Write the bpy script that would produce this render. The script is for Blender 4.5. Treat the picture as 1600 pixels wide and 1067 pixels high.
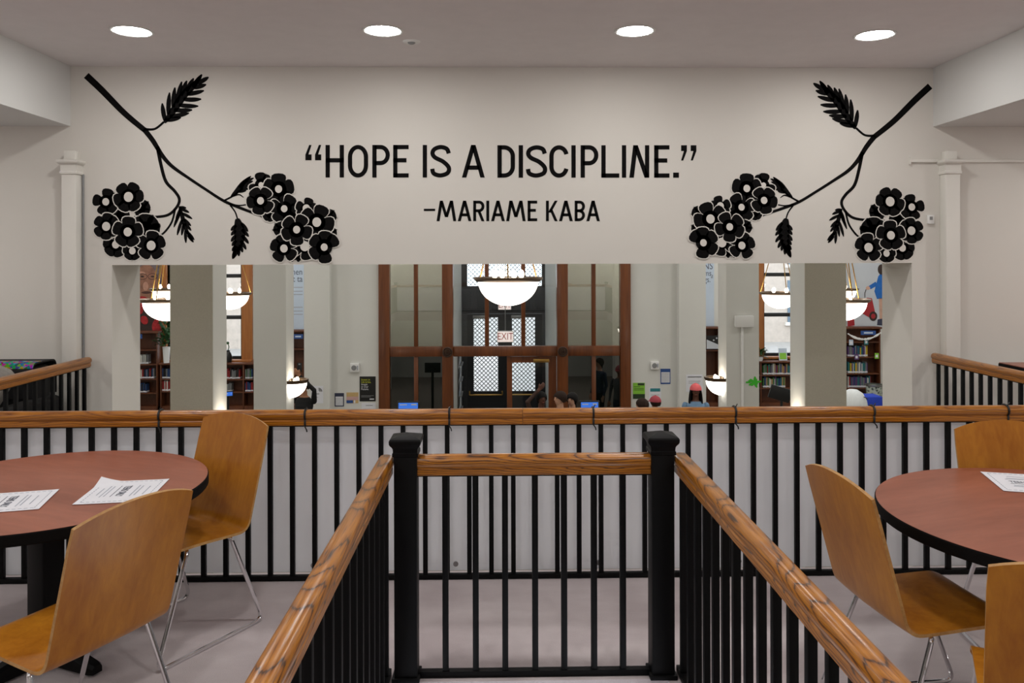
import bpy, bmesh, math, random
from mathutils import Vector, Matrix
random.seed(7)
PI = math.pi
for o in list(bpy.data.objects): bpy.data.objects.remove(o)
SC = bpy.context.scene
COL = SC.collection

# ------------------------------------------------------------------ camera
F, YH, EYE = 1250.0, 408.0, 1.70
YAW, ROLL = math.radians(1.1), math.radians(0.15)
cam = bpy.data.cameras.new('camera'); camo = bpy.data.objects.new('camera', cam); COL.objects.link(camo)
cam.sensor_width = 36.0; cam.lens = F / 1600 * 36
cam.shift_y = (YH - 533.5) / 1600
cam.clip_start = 0.05; cam.clip_end = 200
camo.matrix_world = Matrix.Translation((0, 0, EYE)) @ Matrix.Rotation(-YAW, 4, 'Z') @ Matrix.Rotation(PI/2, 4, 'X') @ Matrix.Rotation(-ROLL, 4, 'Z')
SC.camera = camo
vs = SC.view_settings
vs.view_transform = 'Standard'; vs.look = 'None'; vs.gamma = 1.0; vs.use_curve_mapping = False
vs.exposure = 0.0

# ------------------------------------------------------------------ sky (overcast day outside the windows)
w = bpy.data.worlds.new('sky'); SC.world = w; w.use_nodes = True
bg = w.node_tree.nodes['Background']
bg.inputs[0].default_value = (0.86, 0.93, 1.0, 1); bg.inputs[1].default_value = 2.8

LAMP = 90.0          # radiance of the ceiling downlight diffusers
PEND = 6.0           # radiance of the glass bowls
HALL = 95.0          # radiance of the unseen lamps added to light the hall and offices

# ------------------------------------------------------------------ pixel -> point (distance is given by the plane it lies on)
def ray(px, py):
    u0, v0 = px - 800, py - YH
    c, s = math.cos(ROLL), math.sin(ROLL)
    u, v = u0*c - v0*s, u0*s + v0*c
    return Vector((u/F*math.cos(YAW) + math.sin(YAW), -u/F*math.sin(YAW) + math.cos(YAW), -v/F))
def atY(px, py, Y): d = ray(px, py); return Vector((0, 0, EYE)) + d*(Y/d.y)
def atZ(px, py, Z): d = ray(px, py); return Vector((0, 0, EYE)) + d*((Z-EYE)/d.z)
def wx(px, Y, py=500): return atY(px, py, Y).x
def wz(py, Y, px=788): return atY(px, py, Y).z

# ------------------------------------------------------------------ materials
def lin(h):
    h = h.lstrip('#'); v = [int(h[i:i+2], 16)/255 for i in (0, 2, 4)]
    return tuple(c/12.92 if c <= .04045 else ((c+.055)/1.055)**2.4 for c in v) + (1,)
MATS = {}
def new_mat(name):
    m = bpy.data.materials.new(name); m.use_nodes = True
    nt = m.node_tree; b = nt.nodes['Principled BSDF']
    MATS[name] = m
    return m, nt, b
def noise(nt, scale, detail=3, rough=.5, vec=None, dist=0):
    n = nt.nodes.new('ShaderNodeTexNoise'); n.inputs['Scale'].default_value = scale
    n.inputs['Detail'].default_value = detail; n.inputs['Roughness'].default_value = rough
    n.inputs['Distortion'].default_value = dist
    if vec: nt.links.new(vec, n.inputs['Vector'])
    return n
def ramp(nt, fac, stops):
    r = nt.nodes.new('ShaderNodeValToRGB'); e = r.color_ramp.elements
    while len(e) < len(stops): e.new(.5)
    for i, (p, c) in enumerate(stops): e[i].position = p; e[i].color = c
    nt.links.new(fac, r.inputs[0]); return r
def objvec(nt, scale=(1, 1, 1), rot=(0, 0, 0), loc=(0, 0, 0), rand=False):
    tc = nt.nodes.new('ShaderNodeTexCoord'); mp = nt.nodes.new('ShaderNodeMapping')
    mp.inputs['Scale'].default_value = scale; mp.inputs['Rotation'].default_value = rot; mp.inputs['Location'].default_value = loc
    src = tc.outputs['Object']
    if rand:
        oi = nt.nodes.new('ShaderNodeObjectInfo'); add = nt.nodes.new('ShaderNodeVectorMath'); add.operation = 'MULTIPLY_ADD'
        add.inputs[0].default_value = (7.3, 3.1, 5.7)
        cx = nt.nodes.new('ShaderNodeCombineXYZ')
        for i in range(3): nt.links.new(oi.outputs['Random'], cx.inputs[i])
        nt.links.new(cx.outputs[0], add.inputs[1]); nt.links.new(src, add.inputs[2]); src = add.outputs[0]
    nt.links.new(src, mp.inputs[0]); return mp.outputs[0]
def bump(nt, b, h, strength=.2, dist=.01):
    n = nt.nodes.new('ShaderNodeBump'); n.inputs['Strength'].default_value = strength; n.inputs['Distance'].default_value = dist
    nt.links.new(h, n.inputs['Height']); nt.links.new(n.outputs[0], b.inputs['Normal'])
def mul(c, k): return (min(c[0]*k, 1), min(c[1]*k, 1), min(c[2]*k, 1), 1)
def paint(name, hexc, rough=.6, var=.06, scale=3.0, bs=.05, metal=0, spec=None):
    m, nt, b = new_mat(name); c = lin(hexc)
    v = objvec(nt); n = noise(nt, scale, 4, .6, v)
    r = ramp(nt, n.outputs[0], [(.3, mul(c, 1-var)), (.7, mul(c, 1+var))])
    nt.links.new(r.outputs[0], b.inputs['Base Color'])
    b.inputs['Roughness'].default_value = rough; b.inputs['Metallic'].default_value = metal
    if spec is not None: b.inputs['Specular IOR Level'].default_value = spec
    if bs:
        n2 = noise(nt, scale*60, 3, .6, v); bump(nt, b, n2.outputs[0], bs, .002)
    return m
def emit(name, hexc, strength):
    m, nt, b = new_mat(name); c = lin(hexc)
    b.inputs['Base Color'].default_value = c
    b.inputs['Emission Color'].default_value = c; b.inputs['Emission Strength'].default_value = strength
    b.inputs['Roughness'].default_value = .4
    return m
def glass(name, tint=(1, 1, 1, 1), refl=.08, rough=.0):
    m = bpy.data.materials.new(name); m.use_nodes = True; MATS[name] = m
    nt = m.node_tree; nt.nodes.clear()
    out = nt.nodes.new('ShaderNodeOutputMaterial'); mix = nt.nodes.new('ShaderNodeMixShader')
    t = nt.nodes.new('ShaderNodeBsdfTransparent'); g = nt.nodes.new('ShaderNodeBsdfGlossy')
    t.inputs[0].default_value = tint; g.inputs['Roughness'].default_value = rough; g.inputs[0].default_value = (.95, .95, .95, 1)
    mix.inputs[0].default_value = refl
    nt.links.new(t.outputs[0], mix.inputs[1]); nt.links.new(g.outputs[0], mix.inputs[2]); nt.links.new(mix.outputs[0], out.inputs[0])
    return m
def oak(name, light, mid, dark, spacing=.010, slope=.06, rough=.3, off=(.004, .0, .03)):
    """plain-sawn wood, grain along local Y: growth rings of a slightly inclined log"""
    m, nt, b = new_mat(name)
    tc = nt.nodes.new('ShaderNodeTexCoord'); sp = nt.nodes.new('ShaderNodeSeparateXYZ')
    nt.links.new(tc.outputs['Object'], sp.inputs[0])
    oi = nt.nodes.new('ShaderNodeObjectInfo')
    wob = noise(nt, 2.2, 2, .5, objvec(nt, (1.5, 1, 1.5)))
    def math_(op, a, b_=None):
        n = nt.nodes.new('ShaderNodeMath'); n.operation = op
        for i, q in enumerate((a, b_)):
            if q is None: continue
            if isinstance(q, (int, float)): n.inputs[i].default_value = q
            else: nt.links.new(q, n.inputs[i])
        return n.outputs[0]
    zz = math_('ADD', math_('ADD', sp.outputs['Z'], math_('MULTIPLY', sp.outputs['Y'], slope)), math_('MULTIPLY', oi.outputs['Random'], .2))
    zz = math_('ADD', zz, math_('MULTIPLY', wob.outputs[0], .05))
    xx = math_('MULTIPLY', math_('ADD', sp.outputs['X'], math_('MULTIPLY', math_('SUBTRACT', wob.outputs[0], .5), .03)), 1.0)
    x2 = math_('MULTIPLY', math_('MULTIPLY', xx, xx), 16.0)      # the crown of the cathedral figure
    d = math_('DIVIDE', math_('ADD', zz, x2), spacing)
    fine = noise(nt, 1.0, 3, .6, objvec(nt, (260, 7, 260), rand=True))
    d = math_('ADD', d, math_('MULTIPLY', fine.outputs[0], .5))
    fr = math_('FRACT', d)
    r = ramp(nt, fr, [(0, dark), (.05, dark), (.17, mid), (.6, light), (.93, mid), (1, dark)])
    pores = ramp(nt, fine.outputs[0], [(.36, (.55, .5, .45, 1)), (.5, (1, 1, 1, 1))])
    mx = nt.nodes.new('ShaderNodeMix'); mx.data_type = 'RGBA'; mx.blend_type = 'MULTIPLY'; mx.inputs[0].default_value = .8
    nt.links.new(r.outputs[0], mx.inputs[6]); nt.links.new(pores.outputs[0], mx.inputs[7])
    nt.links.new(mx.outputs[2], b.inputs['Base Color'])
    b.inputs['Roughness'].default_value = rough
    b.inputs['Coat Weight'].default_value = .25; b.inputs['Coat Roughness'].default_value = .2
    bump(nt, b, fine.outputs[0], .04, .001)
    return m
def streak(name, hexa, hexb, scale, rough=.35, amt=1.0, coat=0.0):
    m, nt, b = new_mat(name)
    v = objvec(nt, scale, rand=True); n = noise(nt, 1.0, 5, .62, v, .4)
    big = noise(nt, 1.0, 2, .5, objvec(nt, tuple(s*.18 for s in scale), rand=True))
    mx = nt.nodes.new('ShaderNodeMath'); mx.operation = 'MULTIPLY_ADD'; mx.inputs[1].default_value = .5
    nt.links.new(big.outputs[0], mx.inputs[0])
    hl = nt.nodes.new('ShaderNodeMath'); hl.operation = 'MULTIPLY'; hl.inputs[1].default_value = .5
    nt.links.new(n.outputs[0], hl.inputs[0]); nt.links.new(hl.outputs[0], mx.inputs[2])
    r = ramp(nt, mx.outputs[0], [(.34, lin(hexa)), (.66, lin(hexb))])
    nt.links.new(r.outputs[0], b.inputs['Base Color'])
    b.inputs['Roughness'].default_value = rough; b.inputs['Coat Weight'].default_value = coat; b.inputs['Coat Roughness'].default_value = .15
    return m

paint('wall_paint', '#dcd8d1', .75, .012, 1.3, .06)
paint('beam_paint', '#dadad8', .7, .012, 1.3, .05)
paint('ceiling_paint', '#e9e3e3', .8, .02, 6, .12)
paint('hall_paint', '#dbdbd6', .7, .015, 1.2, .05)
paint('column_shade', '#c3beb0', .9, .05, 90, .15)  # darker olive tone standing in for the unlit column fronts
paint('black_paint', '#0a0909', .8, .05, 6, 0, spec=.12)
paint('black_metal', '#050506', .5, .1, 12, .03, spec=.16)
paint('white_trim', '#e2dfd8', .5, .015, 3, .03)
paint('white_plastic', '#e9e9e7', .4, .02, 5, 0)
paint('grey_plastic', '#8c8d8e', .5, .03, 5, 0)
paint('cable_tie_black', '#050505', .4, .1, 9, 0)
paint('steel', '#9b9b9b', .3, .04, 20, 0, 1)
paint('bronze', '#6d5a48', .35, .1, 20, 0, .9)
paint('brass', '#b08a4a', .3, .1, 20, 0, .9)
paint('paper', '#e3e4ea', .7, .02, 8, 0)
paint('ink', '#4d5263', .8, .02, 8, 0)
paint('light_ink', '#a9aeba', .8, .02, 8, 0)
paint('sign_red', '#a5232b', .5, .03, 8, 0)
paint('poster_black', '#0d0e0e', .5, .05, 8, 0)
paint('poster_yellow', '#cdd22e', .5, .03, 8, 0)
paint('poster_green', '#86c43b', .5, .05, 8, 0)
paint('poster_dark_green', '#243a1c', .5, .3, 60, 0)
paint('poster_blue', '#2b4f8f', .5, .05, 8, 0)
paint('poster_navy', '#34384f', .5, .05, 8, 0)
paint('poster_teal', '#2a7f86', .5, .05, 8, 0)
paint('poster_tan', '#c9ab73', .5, .1, 12, 0)
paint('poster_pink', '#c9a3a0', .5, .05, 8, 0)
paint('poster_pale_blue', '#c5d3e4', .6, .03, 3, 0)
paint('leaf_green_sign', '#3fc22b', .5, .05, 8, 0)
paint('lower_glass_frame', '#3a2415', .5, .1, 8, 0)
paint('door_dark', '#16191c', .45, .2, 5, 0)
paint('dark_panel', '#2b2d2f', .5, .15, 9, 0)
paint('sofa_black', '#0d0d0f', .8, .2, 40, .1)
paint('cushion_grey', '#8b8781', .9, .1, 60, .2)
paint('blue_fabric', '#1f3fb5', .8, .1, 30, .1)
paint('white_fabric', '#d6dadb', .8, .04, 20, .1)
paint('plant_leaf', '#1f4a20', .5, .4, 12, 0)
paint('pot_white', '#e6e8ea', .4, .03, 5, 0)
paint('monitor_black', '#0c0d10', .4, .1, 8, 0)
paint('brick_facade', '#c4b9ae', .9, .1, 4, .1)
paint('pavement', '#a8a6a2', .9, .1, 3, .1)
paint('facade_window', '#5d7486', .15, .1, 2, 0)
emit('lamp_diffuser', '#fffdf9', LAMP); emit('unseen_lamp', '#fffdfa', HALL)
emit('bowl_glass', '#fff8ec', PEND); emit('bulb', '#fff3dc', 8.0)
emit('screen_blue', '#2f5fb5', 1.1); emit('exit_face', '#ffe9e2', .75)
glass('window_glass', (1, 1, 1, 1), .05); glass('upper_pane', (.72, .72, .66, 1), .15); glass('clear_pane', (.95, .97, .97, 1), .03)
glass('lower_pane', (.10, .13, .11, 1), .13)
streak('plywood', '#98590f', '#ba7a20', (34, 34, 2.2), .36, 1, .1); MATS['plywood'].node_tree.nodes['Principled BSDF'].inputs['Specular IOR Level'].default_value = .35
streak('plywood_edge', '#9a6c35', '#c59a5e', (60, 60, 60), .5)
streak('table_laminate', '#874a36', '#a3614a', (5, 26, 5), .36)
streak('frame_wood', '#552a10', '#7d451e', (30, 30, 2.0), .35, 1, .2)
streak('shelf_wood', '#4a2614', '#6b3b20', (14, 14, 3), .45)
streak('casing_wood', '#8a5023', '#ab6c34', (24, 24, 2), .4)
oak('rail_oak', lin('#b8761d'), lin('#9f6016'), lin('#46260b'))
oak('far_rail_oak', lin('#b4721c'), lin('#9e5f16'), lin('#794411'), .012, .02)
m, nt, b = new_mat('chrome'); b.inputs['Base Color'].default_value = (.78, .78, .8, 1); b.inputs['Metallic'].default_value = 1; b.inputs['Roughness'].default_value = .12
m, nt, b = new_mat('acrylic_panel')
n = noise(nt, 2.5, 3, .5, objvec(nt)); r = ramp(nt, n.outputs[0], [(.3, lin('#f0f1f6')), (.7, lin('#f8f8fc'))])
nt.links.new(r.outputs[0], b.inputs['Base Color']); b.inputs['Roughness'].default_value = .16; b.inputs['Specular IOR Level'].default_value = .6
trn = nt.nodes.new('ShaderNodeBsdfTranslucent'); trn.inputs[0].default_value = lin('#fbfcff'); mxs = nt.nodes.new('ShaderNodeMixShader'); mxs.inputs[0].default_value = .5
out_ = [q for q in nt.nodes if q.type == 'OUTPUT_MATERIAL'][0]
nt.links.new(b.outputs[0], mxs.inputs[1]); nt.links.new(trn.outputs[0], mxs.inputs[2]); nt.links.new(mxs.outputs[0], out_.inputs[0])
m, nt, b = new_mat('carpet')
n = noise(nt, 1.1, 5, .6, objvec(nt, (1, 2.2, 1))); r = ramp(nt, n.outputs[0], [(.34, lin('#b9adaf')), (.66, lin('#d2c8c9'))])
n2 = noise(nt, 320, 2, .6, objvec(nt)); r2 = ramp(nt, n2.outputs[0], [(.3, (.86, .86, .86, 1)), (.7, (1, 1, 1, 1))])
mx = nt.nodes.new('ShaderNodeMix'); mx.data_type = 'RGBA'; mx.blend_type = 'MULTIPLY'; mx.inputs[0].default_value = 1
nt.links.new(r.outputs[0], mx.inputs[6]); nt.links.new(r2.outputs[0], mx.inputs[7]); nt.links.new(mx.outputs[2], b.inputs['Base Color'])
b.inputs['Roughness'].default_value = .95; bump(nt, b, n2.outputs[0], .5, .004)
paint('hall_carpet', '#7c756c', .95, .08, 5, .3)
m, nt, b = new_mat('woven_textile')
br = nt.nodes.new('ShaderNodeTexVoronoi'); br.inputs['Scale'].default_value = 42; nt.links.new(objvec(nt), br.inputs['Vector'])
hs = nt.nodes.new('ShaderNodeHueSaturation'); hs.inputs['Saturation'].default_value = 1.6; hs.inputs['Value'].default_value = .4
nt.links.new(br.outputs['Color'], hs.inputs['Color']); nt.links.new(hs.outputs[0], b.inputs['Base Color']); b.inputs['Roughness'].default_value = .9
m, nt, b = new_mat('bin_pattern')
br = nt.nodes.new('ShaderNodeTexVoronoi'); br.inputs['Scale'].default_value = 16; nt.links.new(objvec(nt), br.inputs['Vector'])
r = ramp(nt, br.outputs['Distance'], [(.2, lin('#3c4a44')), (.6, lin('#b9c2b6'))]); nt.links.new(r.outputs[0], b.inputs['Base Color'])

# ------------------------------------------------------------------ mesh helpers
class MB:
    def __init__(s): s.v = []; s.f = []; s.m = []
    def add(s, vs_, fs, mi=0):
        k = len(s.v); s.v += [tuple(p) for p in vs_]; s.f += [tuple(i+k for i in f) for f in fs]; s.m += [mi]*len(fs); return s
    def box(s, lo, hi, mi=0, ch=0.0):
        if not ch:
            x0, y0, z0 = lo; x1, y1, z1 = hi
            vs_ = [(x0,y0,z0),(x1,y0,z0),(x1,y1,z0),(x0,y1,z0),(x0,y0,z1),(x1,y0,z1),(x1,y1,z1),(x0,y1,z1)]
            return s.add(vs_, [(0,3,2,1),(4,5,6,7),(0,1,5,4),(1,2,6,5),(2,3,7,6),(3,0,4,7)], mi)
        bm = bmesh.new(); bmesh.ops.create_cube(bm, size=1)
        for v in bm.verts:
            for i in range(3): v.co[i] = (lo[i]+hi[i])/2 + v.co[i]*(hi[i]-lo[i])
        bmesh.ops.bevel(bm, geom=bm.edges[:], offset=ch, segments=2, affect='EDGES', profile=.5)
        bm.verts.index_update(); s.add([v.co[:] for v in bm.verts], [[v.index for v in f.verts] for f in bm.faces], mi); bm.free(); return s
    def loft(s, rings, mi=0, caps=True, closed=False):
        n = len(rings[0]); vs_ = [p for r in rings for p in r]; fs = []
        R = len(rings)
        for i in range(R if closed else R-1):
            a, b_ = i*n, ((i+1) % R)*n
            for j in range(n): fs.append((a+j, a+(j+1) % n, b_+(j+1) % n, b_+j))
        if caps and not closed: fs += [tuple(reversed(range(n))), tuple(range((R-1)*n, R*n))]
        return s.add(vs_, fs, mi)
    def tube(s, pts, r, n=10, mi=0, closed=False, caps=True):
        pts = [Vector(p) for p in pts]; N = len(pts); rad = r if isinstance(r, (list, tuple)) else [r]*N
        rings = []; up = None
        for i, p in enumerate(pts):
            a = pts[i-1] if (i > 0 or closed) else p; c = pts[(i+1) % N] if (i < N-1 or closed) else p
            d = (c-a).normalized()
            if up is None:
                up = Vector((0, 0, 1)) if abs(d.z) < .9 else Vector((1, 0, 0))
            u = (up - d*up.dot(d)).normalized(); up = u; v = d.cross(u)
            rings.append([p + (u*math.cos(2*PI*k/n) + v*math.sin(2*PI*k/n))*rad[i] for k in range(n)])
        return s.loft(rings, mi, caps, closed)
    def lathe(s, prof, n=24, mi=0, c=(0, 0, 0), sx=1, sy=1, a0=0, a1=2*PI):
        full = abs(a1-a0-2*PI) < 1e-6; K = n if full else n+1; vs_ = []; fs = []; P = len(prof)
        for k in range(K):
            a = a0 + (a1-a0)*k/n
            vs_ += [(c[0]+r*math.cos(a)*sx, c[1]+r*math.sin(a)*sy, c[2]+z) for r, z in prof]
        for k in range(n):
            a, b_ = k*P, ((k+1) % K)*P
            fs += [(a+j, b_+j, b_+j+1, a+j+1) for j in range(P-1)]
        return s.add(vs_, fs, mi)
    def prism(s, poly, z0, z1, mi=0):
        n = len(poly); return s.loft([[(x, y, z0) for x, y in poly], [(x, y, z1) for x, y in poly]], mi)
    def ball(s, c, r, n=12, mi=0):
        if isinstance(r, (int, float)): r = (r, r, r)
        m_ = n//2; rings = []
        for i in range(1, m_):
            t = PI*i/m_
            rings.append([(c[0]+r[0]*math.sin(t)*math.cos(2*PI*k/n), c[1]+r[1]*math.sin(t)*math.sin(2*PI*k/n), c[2]-r[2]*math.cos(t)) for k in range(n)])
        s.loft(rings, mi, False); k0 = len(s.v)-len(rings)*n; s.v += [(c[0], c[1], c[2]-r[2]), (c[0], c[1], c[2]+r[2])]
        e = len(s.v); L = k0+(len(rings)-1)*n
        for k in range(n): s.f.append((k0+(k+1) % n, k0+k, e-2)); s.f.append((L+k, L+(k+1) % n, e-1)); s.m += [mi, mi]
        return s
    def mesh(s, name, mats, smooth=35):
        me = bpy.data.meshes.new(name); me.from_pydata(s.v, [], s.f)
        for q in (mats if isinstance(mats, (list, tuple)) else [mats]): me.materials.append(MATS[q])
        me.polygons.foreach_set('material_index', s.m)
        bm = bmesh.new(); bm.from_mesh(me); bmesh.ops.remove_doubles(bm, verts=bm.verts, dist=1e-6)
        bmesh.ops.recalc_face_normals(bm, faces=bm.faces); bm.to_mesh(me); bm.free()
        if smooth: me.polygons.foreach_set('use_smooth', [True]*len(me.polygons)); me.set_sharp_from_angle(angle=math.radians(smooth))
        return me
    def build(s, name, mats, parent=None, loc=(0, 0, 0), rz=0, smooth=35):
        return link(name, s.mesh(name, mats, smooth), parent, loc, rz)
def link(name, me, parent=None, loc=(0, 0, 0), rz=0, scale=None):
    o = bpy.data.objects.new(name, me); COL.objects.link(o); o.location = loc; o.rotation_euler = (0, 0, rz)
    if scale: o.scale = scale
    if parent: o.parent = parent
    return o
def tag(o, label, cat, group=None, kind=None):
    o['label'] = label; o['category'] = cat
    if group: o['group'] = group
    if kind: o['kind'] = kind
    return o
def thing(name, label, cat, loc=(0, 0, 0), rz=0, group=None):
    o = bpy.data.objects.new(name, None); COL.objects.link(o); o.location = loc; o.rotation_euler = (0, 0, rz); o.empty_display_size = .1
    return tag(o, label, cat, group)
def struct(o): o['kind'] = 'structure'; return o
def copy_tree(o, parent=None):
    c = o.copy(); COL.objects.link(c); c.parent = parent
    for ch in list(o.children): copy_tree(ch, c)
    return c
def fillet(pts, r, n=5):
    pts = [Vector(p) for p in pts]; out = [pts[0]]
    for i in range(1, len(pts)-1):
        p, a, c = pts[i], pts[i-1], pts[i+1]; rr = r[i] if isinstance(r, (list, tuple)) else r
        da, dc = (a-p), (c-p); t = min(rr, da.length*.49, dc.length*.49)
        A, C = p+da.normalized()*t, p+dc.normalized()*t
        for k in range(n+1):
            s = k/n; out.append(A*(1-s)**2 + p*2*s*(1-s) + C*s*s)
    return out + [pts[-1]]
def catmull(pts, n=8, closed=False):
    P = [Vector(p) for p in pts]; N = len(P); out = []
    for i in range(N if closed else N-1):
        if closed: p0, p1, p2, p3 = P[i-1], P[i], P[(i+1) % N], P[(i+2) % N]
        else: p0, p1, p2, p3 = P[max(i-1, 0)], P[i], P[i+1], P[min(i+2, N-1)]
        for k in range(n):
            t = k/n; out.append(.5*((2*p1)+(p2-p0)*t+(2*p0-5*p1+4*p2-p3)*t*t+(3*p1-p0-3*p2+p3)*t**3))
    if not closed: out.append(P[-1])
    return out
def text_mesh(txt, size, mat, depth=.001, align='CENTER', spacing=1.0):
    cu = bpy.data.curves.new('text', 'FONT'); cu.body = txt; cu.size = size; cu.align_x = align; cu.align_y = 'CENTER'; cu.extrude = depth; cu.resolution_u = 3
    cu.space_character = spacing
    o = bpy.data.objects.new('text', cu); COL.objects.link(o)
    bpy.context.view_layer.update()
    me = bpy.data.meshes.new_from_object(o.evaluated_get(bpy.context.evaluated_depsgraph_get()))
    bpy.data.objects.remove(o); bpy.data.curves.remove(cu); me.materials.clear(); me.materials.append(MATS[mat]); return me

# ================================================================== STRUCTURE
YW, YW2 = 6.80, 7.33            # near and far face of the painted wall
ZF = -2.2                       # main hall floor
ZC, ZB = 3.35, wz(197, YW, 108) # nave ceiling, soffit of the side ceilings
XL, XR = wx(110, YW, 150), wx(1458, YW, 150)
OL, OR, OT = wx(175, YW), wx(1425, YW), wz(412.5, YW)
YE = 4.40                       # edge of the mezzanine floor
VL, VR = -3.43, 3.745   # void edges (side rails)
SX0, SX1, SY0, SY1 = -.40, .69, .92, 3.24               # stairwell
bm_ = MB()
for lo, hi in (((-8, -5, -.3), (8, SY0, 0)), ((-8, SY0, -.3), (SX0, SY1, 0)), ((SX1, SY0, -.3), (8, SY1, 0)), ((-8, SY1, -.3), (8, YE, 0)),
               ((-8, YE, -.3), (VL, YW, 0)), ((VR, YE, -.3), (8, YW, 0))): bm_.box(lo, hi)
struct(bm_.build('floor', 'carpet', smooth=0))
struct(MB().box((-13, YE-.2, ZF-.2), (13, 22.2, ZF)).build('floor_hall', 'hall_carpet', smooth=0))
st = MB()
for k in range(12):
    z = -.183*(k+1); st.box((SX0, SY0+.27*k, max(z-.183, ZF)), (SX1, SY0+.27*(k+1), z))
struct(st.build('stair_flight', 'carpet', smooth=0))
struct(MB().box((-8, YE-.12, ZF), (8, YE, -.3)).build('wall_below_mezzanine', 'hall_paint', smooth=0))
wf = MB(); wf.box((-8, YW, ZF), (OL, YW2, ZC)).box((OR, YW, ZF), (8, YW2, ZC)).box((OL, YW, OT), (OR, YW2, ZC))
struct(wf.build('wall_mural', 'wall_paint', smooth=0))
struct(MB().box((-8.2, -5, ZF), (-8, YW, ZC)).build('wall_left', 'wall_paint', smooth=0))
struct(MB().box((8, -5, ZF), (8.2, YW, ZC)).build('wall_right', 'wall_paint', smooth=0))
struct(MB().box((-8.2, -5.2, -.3), (8.2, -5, ZC)).build('wall_back', 'wall_paint', smooth=0))
struct(MB().box((-8.2, -5.2, ZC), (8.2, YW2, ZC+.2)).build('ceiling', 'ceiling_paint', smooth=0))
struct(MB().box((-8, -5, ZB), (XL, YW, ZC)).build('ceiling_side_left', 'beam_paint', smooth=0))
struct(MB().box((XR, -5, ZB), (8, YW, ZC)).build('ceiling_side_right', 'beam_paint', smooth=0))
# hall shell
YB = 21.5                       # outer wall of the hall, with the windows
HC = 4.6
struct(MB().box((-13, YW2-.05, HC), (13, YB+.3, HC+.2)).build('ceiling_hall', 'hall_paint', smooth=0))
struct(MB().box((-13.2, YW, ZF), (-13, YB, HC)).build('wall_hall_left', 'hall_paint', smooth=0))
struct(MB().box((13, YW, ZF), (13.2, YB, HC)).build('wall_hall_right', 'hall_paint', smooth=0))
hn = MB(); hn.box((-13, YW, ZF), (-8.2, YW2, HC)).box((8.2, YW, ZF), (13, YW2, HC)).box((-8.2, YW2-.05, ZC+.2), (8.2, YW2+.1, HC))
struct(hn.build('wall_hall_near', 'hall_paint', smooth=0))
WINS = []                      # (x0, x1, z0) of the hall windows
WZ0, WZ1 = wz(561, YB, 366), 3.6
WINS.append((wx(262, YB), wx(379, YB), WZ0)); WINS.append((wx(1192, YB), wx(1192, YB)+1.85, wz(556, YB, 1215)))
VX0, VX1 = wx(475, 15.5), wx(1103, 15.5)     # outer faces of the entrance block
bw = MB()
xs = [(-13, WINS[0][0]), (WINS[0][1], VX0+.2), (VX1-.2, WINS[1][0]), (WINS[1][1], 13)]
for a, c in xs: bw.box((a, YB, ZF), (c, YB+.3, HC))
for x0, x1, z0 in WINS: bw.box((x0, YB, ZF), (x1, YB+.3, z0)).box((x0, YB, WZ1), (x1, YB+.3, HC))
struct(bw.build('wall_hall_far', 'hall_paint', smooth=0))

# columns in two rows, and the pilasters of the entrance wall
COLS = [(266, 333, 9.25, .46), (1257, 1322, 9.25, .46), (396, 447, 12.15, .46), (1135, 1186, 12.15, .46)]
for i, (a, c, Y, d) in enumerate(COLS):
    o = MB().box((wx(a, Y), Y, ZF), (wx(c, Y), Y+d, HC), 0, .004).build('wall_column', 'hall_paint', smooth=30)
    struct(o)
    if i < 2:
        struct(MB().box((wx(a, Y)+.003, Y-.012, ZF), (wx(c, Y)-.003, Y, HC-.02)).build('trim_column_shade', 'column_shade', smooth=0))  # thin sheet that puts the shade on the near column fronts into colour
YP, YV = 15.5, 15.66
en = MB()
en.box((wx(475, YP), YP, ZF), (wx(515, YP), YP+.46, HC)).box((wx(1061, YP), YP, ZF), (wx(1103, YP), YP+.46, HC))
FX0, FX1 = wx(592, YV), wx(985, YV)
en.box((wx(515, YP), YV, ZF), (FX0, YV+.2, HC)).box((FX1, YV, ZF), (wx(1061, YP), YV+.2, HC))
en.box((VX0, YP+.46, ZF), (VX0+.2, YB, HC)).box((VX1-.2, YP+.46, ZF), (VX1, YB, HC))
struct(en.build('wall_entrance', 'hall_paint', smooth=0))

# ---- wood and glass entrance screen
def zpx(py): return wz(py, YV)
Z1, Z0 = zpx(541), zpx(556.5); ZT = 3.4
scr = thing('entrance_screen', 'brown timber and glass entrance screen with rosettes between two white walls', 'screen', (0, YV, ZF))
def sp(x0, x1, z0, z1, y0=0.0, y1=.14, name='post', mat='frame_wood', par=scr, ch=.01):
    return MB().box((x0, y0, z0-ZF), (x1, y1, z1-ZF), 0, ch).build(name, mat, par)
X = lambda p: wx(p, YV)
sp(X(592), X(609), ZF, ZT, -.06, .16); sp(X(969), X(985), ZF, ZT, -.06, .16)
sp(X(691), X(708), ZF, ZT, -.09, .16); sp(X(870), X(887), ZF, ZT, -.09, .16)
for a, c in ((609, 691), (708, 870), (887, 969)):
    sp(X(a)+.002, X(c)-.002, Z0, Z1, -.03, .14, 'transom')
    sp(X(a)+.002, X(c)-.002, ZT-.2, ZT, -.03, .14, 'head_rail')
for a, c in ((646.5, 653), (757.5, 764), (814.5, 821), (924.5, 931)): sp(X(a), X(c), Z1+.002, ZT-.202, 0, .1, 'mullion', ch=.006)
for a, c in ((646.5, 653), (924.5, 931)): sp(X(a), X(c), ZF, Z0-.002, 0, .1, 'mullion', ch=.006)
for a, c in ((609, 691), (887, 969)): sp(X(a)+.002, X(c)-.002, ZF, ZF+.3, 0, .12, 'kick_rail')
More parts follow.
